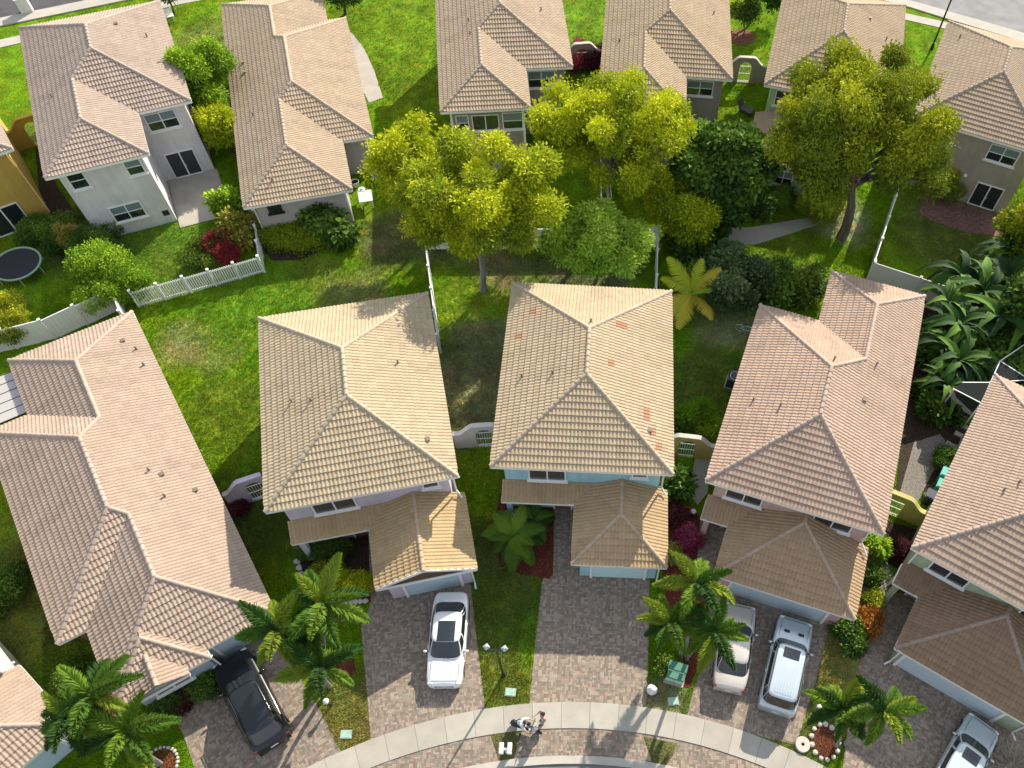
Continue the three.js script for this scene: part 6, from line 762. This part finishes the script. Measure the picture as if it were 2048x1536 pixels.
function person(label, pos, turn, J, look) {
  const t = thing('person', label, 'person', pos, turn); const skin = std([.42, .25, .17], { roughness: .6 }); const c = [0, J.mid ?? .85, 0], H = J.head;
  const limbs = [[J.hip, J.chest, .115, .12], [[J.chest[0] - .09, J.chest[1] + .04, J.chest[2]], [J.chest[0] + .09, J.chest[1] + .04, J.chest[2]], .1, .1], [J.chest, J.neck, .1, .052], [J.neck, H, .05, .055]]; const arms = [], legs = [], shirt = [[J.hip, J.chest, .135, .14], [[J.chest[0] - .1, J.chest[1] + .05, J.chest[2]], [J.chest[0] + .1, J.chest[1] + .05, J.chest[2]], .112, .112]], trousers = [[[J.hip[0] - .07, J.hip[1], J.hip[2]], [J.hip[0] + .07, J.hip[1], J.hip[2]], .135, .135]];
  for (const s of [0, 1]) { const [sh, el, wr] = J.arm[s]; arms.push([sh, el, .055, .042], [el, wr, .04, .028]); shirt.push([sh, sh.map((v, i) => mix(v, el[i], .75)), .07, .064]); const [hp, kn, an, toe] = J.leg[s]; legs.push([hp, kn, .088, .058], [kn, an, .056, .036], [an, toe, .042, .03]); trousers.push([hp, kn, .104, .075], [kn, kn.map((v, i) => mix(v, an[i], .9)), .073, .058]); }
  const hd = [[[H[0], H[1] + .02, H[2] - .01], [H[0], H[1] + .05, H[2] - .015], .086, .09], [[H[0], H[1] - .05, H[2] + .025], [H[0], H[1] - .06, H[2] + .035], .058, .05], [[H[0], H[1] + .012, H[2] + .085], [H[0], H[1] - .022, H[2] + .102], .01, .014], [[H[0] - .088, H[1] - .01, H[2] - .01], [H[0] - .092, H[1] + .02, H[2] - .015], .012, .016], [[H[0] + .088, H[1] - .01, H[2] - .01], [H[0] + .092, H[1] + .02, H[2] - .015], .012, .016]];
  const geos = [blobGeo([...limbs, ...arms, ...legs, hd[0], hd[1]], c, J.half ?? 1, 84, .04), blobGeo(hd, H, .16, 52, .012)];
  for (const s of [0, 1]) { const [, el, wr] = J.arm[s]; geos.push(blobGeo(handCaps(wr, [wr[0] - el[0], wr[1] - el[1], wr[2] - el[2]], [s ? -.3 : .3, .4, .8]), [wr[0], wr[1], wr[2]].map((v, i) => v + (wr[i] - el[i]) * .25), .15, 60, .008)); }
  part('body', merge(geos), skin, t);
  part('shirt', blobGeo(shirt, c, J.half ?? 1, 84, .04), std(look.shirt, { roughness: .9 }), t); part('trousers', blobGeo(trousers, c, J.half ?? 1, 84, .04), std(look.trousers, { roughness: .9 }), t);
  part('hair', blobGeo([[[H[0], H[1] + .05, H[2] - .03], [H[0], H[1] + .06, H[2] - .03], .097, .097], ...(look.longHair ? [[[H[0], H[1], H[2] - .075], [H[0], H[1] - .17, H[2] - .09], .075, .05]] : [[[H[0], H[1], H[2] - .06], [H[0], H[1] - .03, H[2] - .06], .07, .05]])], H, .26, 56, .02), std(look.hair, { roughness: .7 }), t);
  for (const s of [-1, 1]) { part('eye', new THREE.SphereGeometry(.011, 10, 8).translate(H[0] + s * .033, H[1] + .012, H[2] + .079), M.dark, t); }
  part('mouth', new THREE.SphereGeometry(.016, 10, 6).scale(1.2, .35, .5).translate(H[0], H[1] - .052, H[2] + .084), std([.3, .09, .08]), t);
  for (const s of [0, 1]) { const [, , an, toe] = J.leg[s]; part('shoe', blobGeo([[[an[0], an[1] - .04, an[2] - .03], [toe[0], toe[1], toe[2]], .048, .042]], [an[0], an[1] - .03, an[2] + .05], .2, 30, .01), std(look.shoe || [.05, .05, .05]), t); }
  return t;
}
{ const b = [-2.66, -8.89]; person('standing person with dark hair and a pink top beside the scooter', [b[0], .06, b[1]], -1.15, { hip: [0, .93, 0], chest: [0, 1.26, .01], neck: [0, 1.44, 0], head: [0, 1.58, .03], arm: [[[-.18, 1.38, 0], [-.24, 1.12, .12], [-.16, 1.08, .36]], [[.18, 1.38, 0], [.23, 1.1, -.03], [.24, .86, .05]]], leg: [[[-.09, .9, 0], [-.1, .5, .04], [-.1, .09, -.03], [-.12, .04, .14]], [[.09, .9, 0], [.1, .5, .06], [.1, .09, .1], [.12, .04, .27]]], half: 1.02, mid: .86 }, { shirt: [.5, .27, .33], trousers: [.5, .46, .45], hair: [.02, .014, .012], longHair: true }); }
const sc = [-3.5, -8.45], scT = 1.35;
{ // mobility scooter
  const t = thing('scooter', 'black motor scooter with pale footboard under a rider on the sidewalk', 'scooter', [sc[0], .06, sc[1]], scT), blk = std([.015, .016, .02], { roughness: .35 });
  for (const [z, n] of [[-.58, 'wheel'], [.62, 'wheel']]) { const w = sub(n, t, [0, .24, z]); part('tyre', new THREE.TorusGeometry(.18, .065, 10, 24).rotateY(Math.PI / 2), tyreM, w); part('rim', new MB().cyl([-.05, 0, 0], [.05, 0, 0], .14, .14, 16).geo(), rimM, w); }
  part('rear_body', blobGeo([[[0, .5, -.62], [0, .55, -.2], .16, .17], [[0, .4, -.45], [0, .42, -.2], .15, .13]], [0, .5, -.4], .5, 40, .05), blk, t); part('seat', blobGeo([[[0, .74, -.55], [0, .73, -.08], .1, .09]], [0, .74, -.3], .45, 40, .03), M.dark, t); part('footboard', box(0, .3, .14, .36, .06, .55), std([.6, .58, .54]), t); part('front_shield', blobGeo([[[0, .35, .42], [0, .85, .5], .15, .11], [[-.12, .5, .46], [.12, .5, .46], .08, .08]], [0, .6, .46], .5, 40, .04), std([.55, .56, .58], { roughness: .3 }), t); part('fork', new MB().cyl([0, .24, .62], [0, .9, .48], .03, .03, 8).geo(), M.alum, t); part('handlebar', new MB().cyl([-.34, 1.0, .38], [.34, 1.0, .38], .02, .02, 8).geo(), M.blackMetal, t); part('headlight', new THREE.SphereGeometry(.07, 12, 8).translate(0, .88, .6), lampM, t); for (const s of [-1, 1]) part('mirror', new MB().cyl([s * .25, 1, .38], [s * .32, 1.18, .4], .008, .008, 5).cyl([s * .32, 1.18, .39], [s * .32, 1.18, .42], .06, .06, 12).geo(), M.blackMetal, t);
}
person('person in a pale blue-white shirt riding the black scooter, leaning forward', [sc[0], .06, sc[1]], scT, { hip: [0, .9, -.3], chest: [0, 1.22, -.12], neck: [0, 1.38, -.03], head: [0, 1.5, .06], arm: [[[-.19, 1.31, -.06], [-.29, 1.1, .12], [-.3, 1.03, .33]], [[.19, 1.31, -.06], [.29, 1.1, .12], [.3, 1.03, .33]]], leg: [[[-.1, .86, -.26], [-.15, .72, .16], [-.14, .4, .1], [-.14, .36, .26]], [[.1, .86, -.26], [.15, .72, .16], [.14, .4, .1], [.14, .36, .26]]], half: .95, mid: .85 }, { shirt: [.55, .62, .66], trousers: [.02, .022, .03], hair: [.04, .025, .02] });
renderer.render(scene, camera);
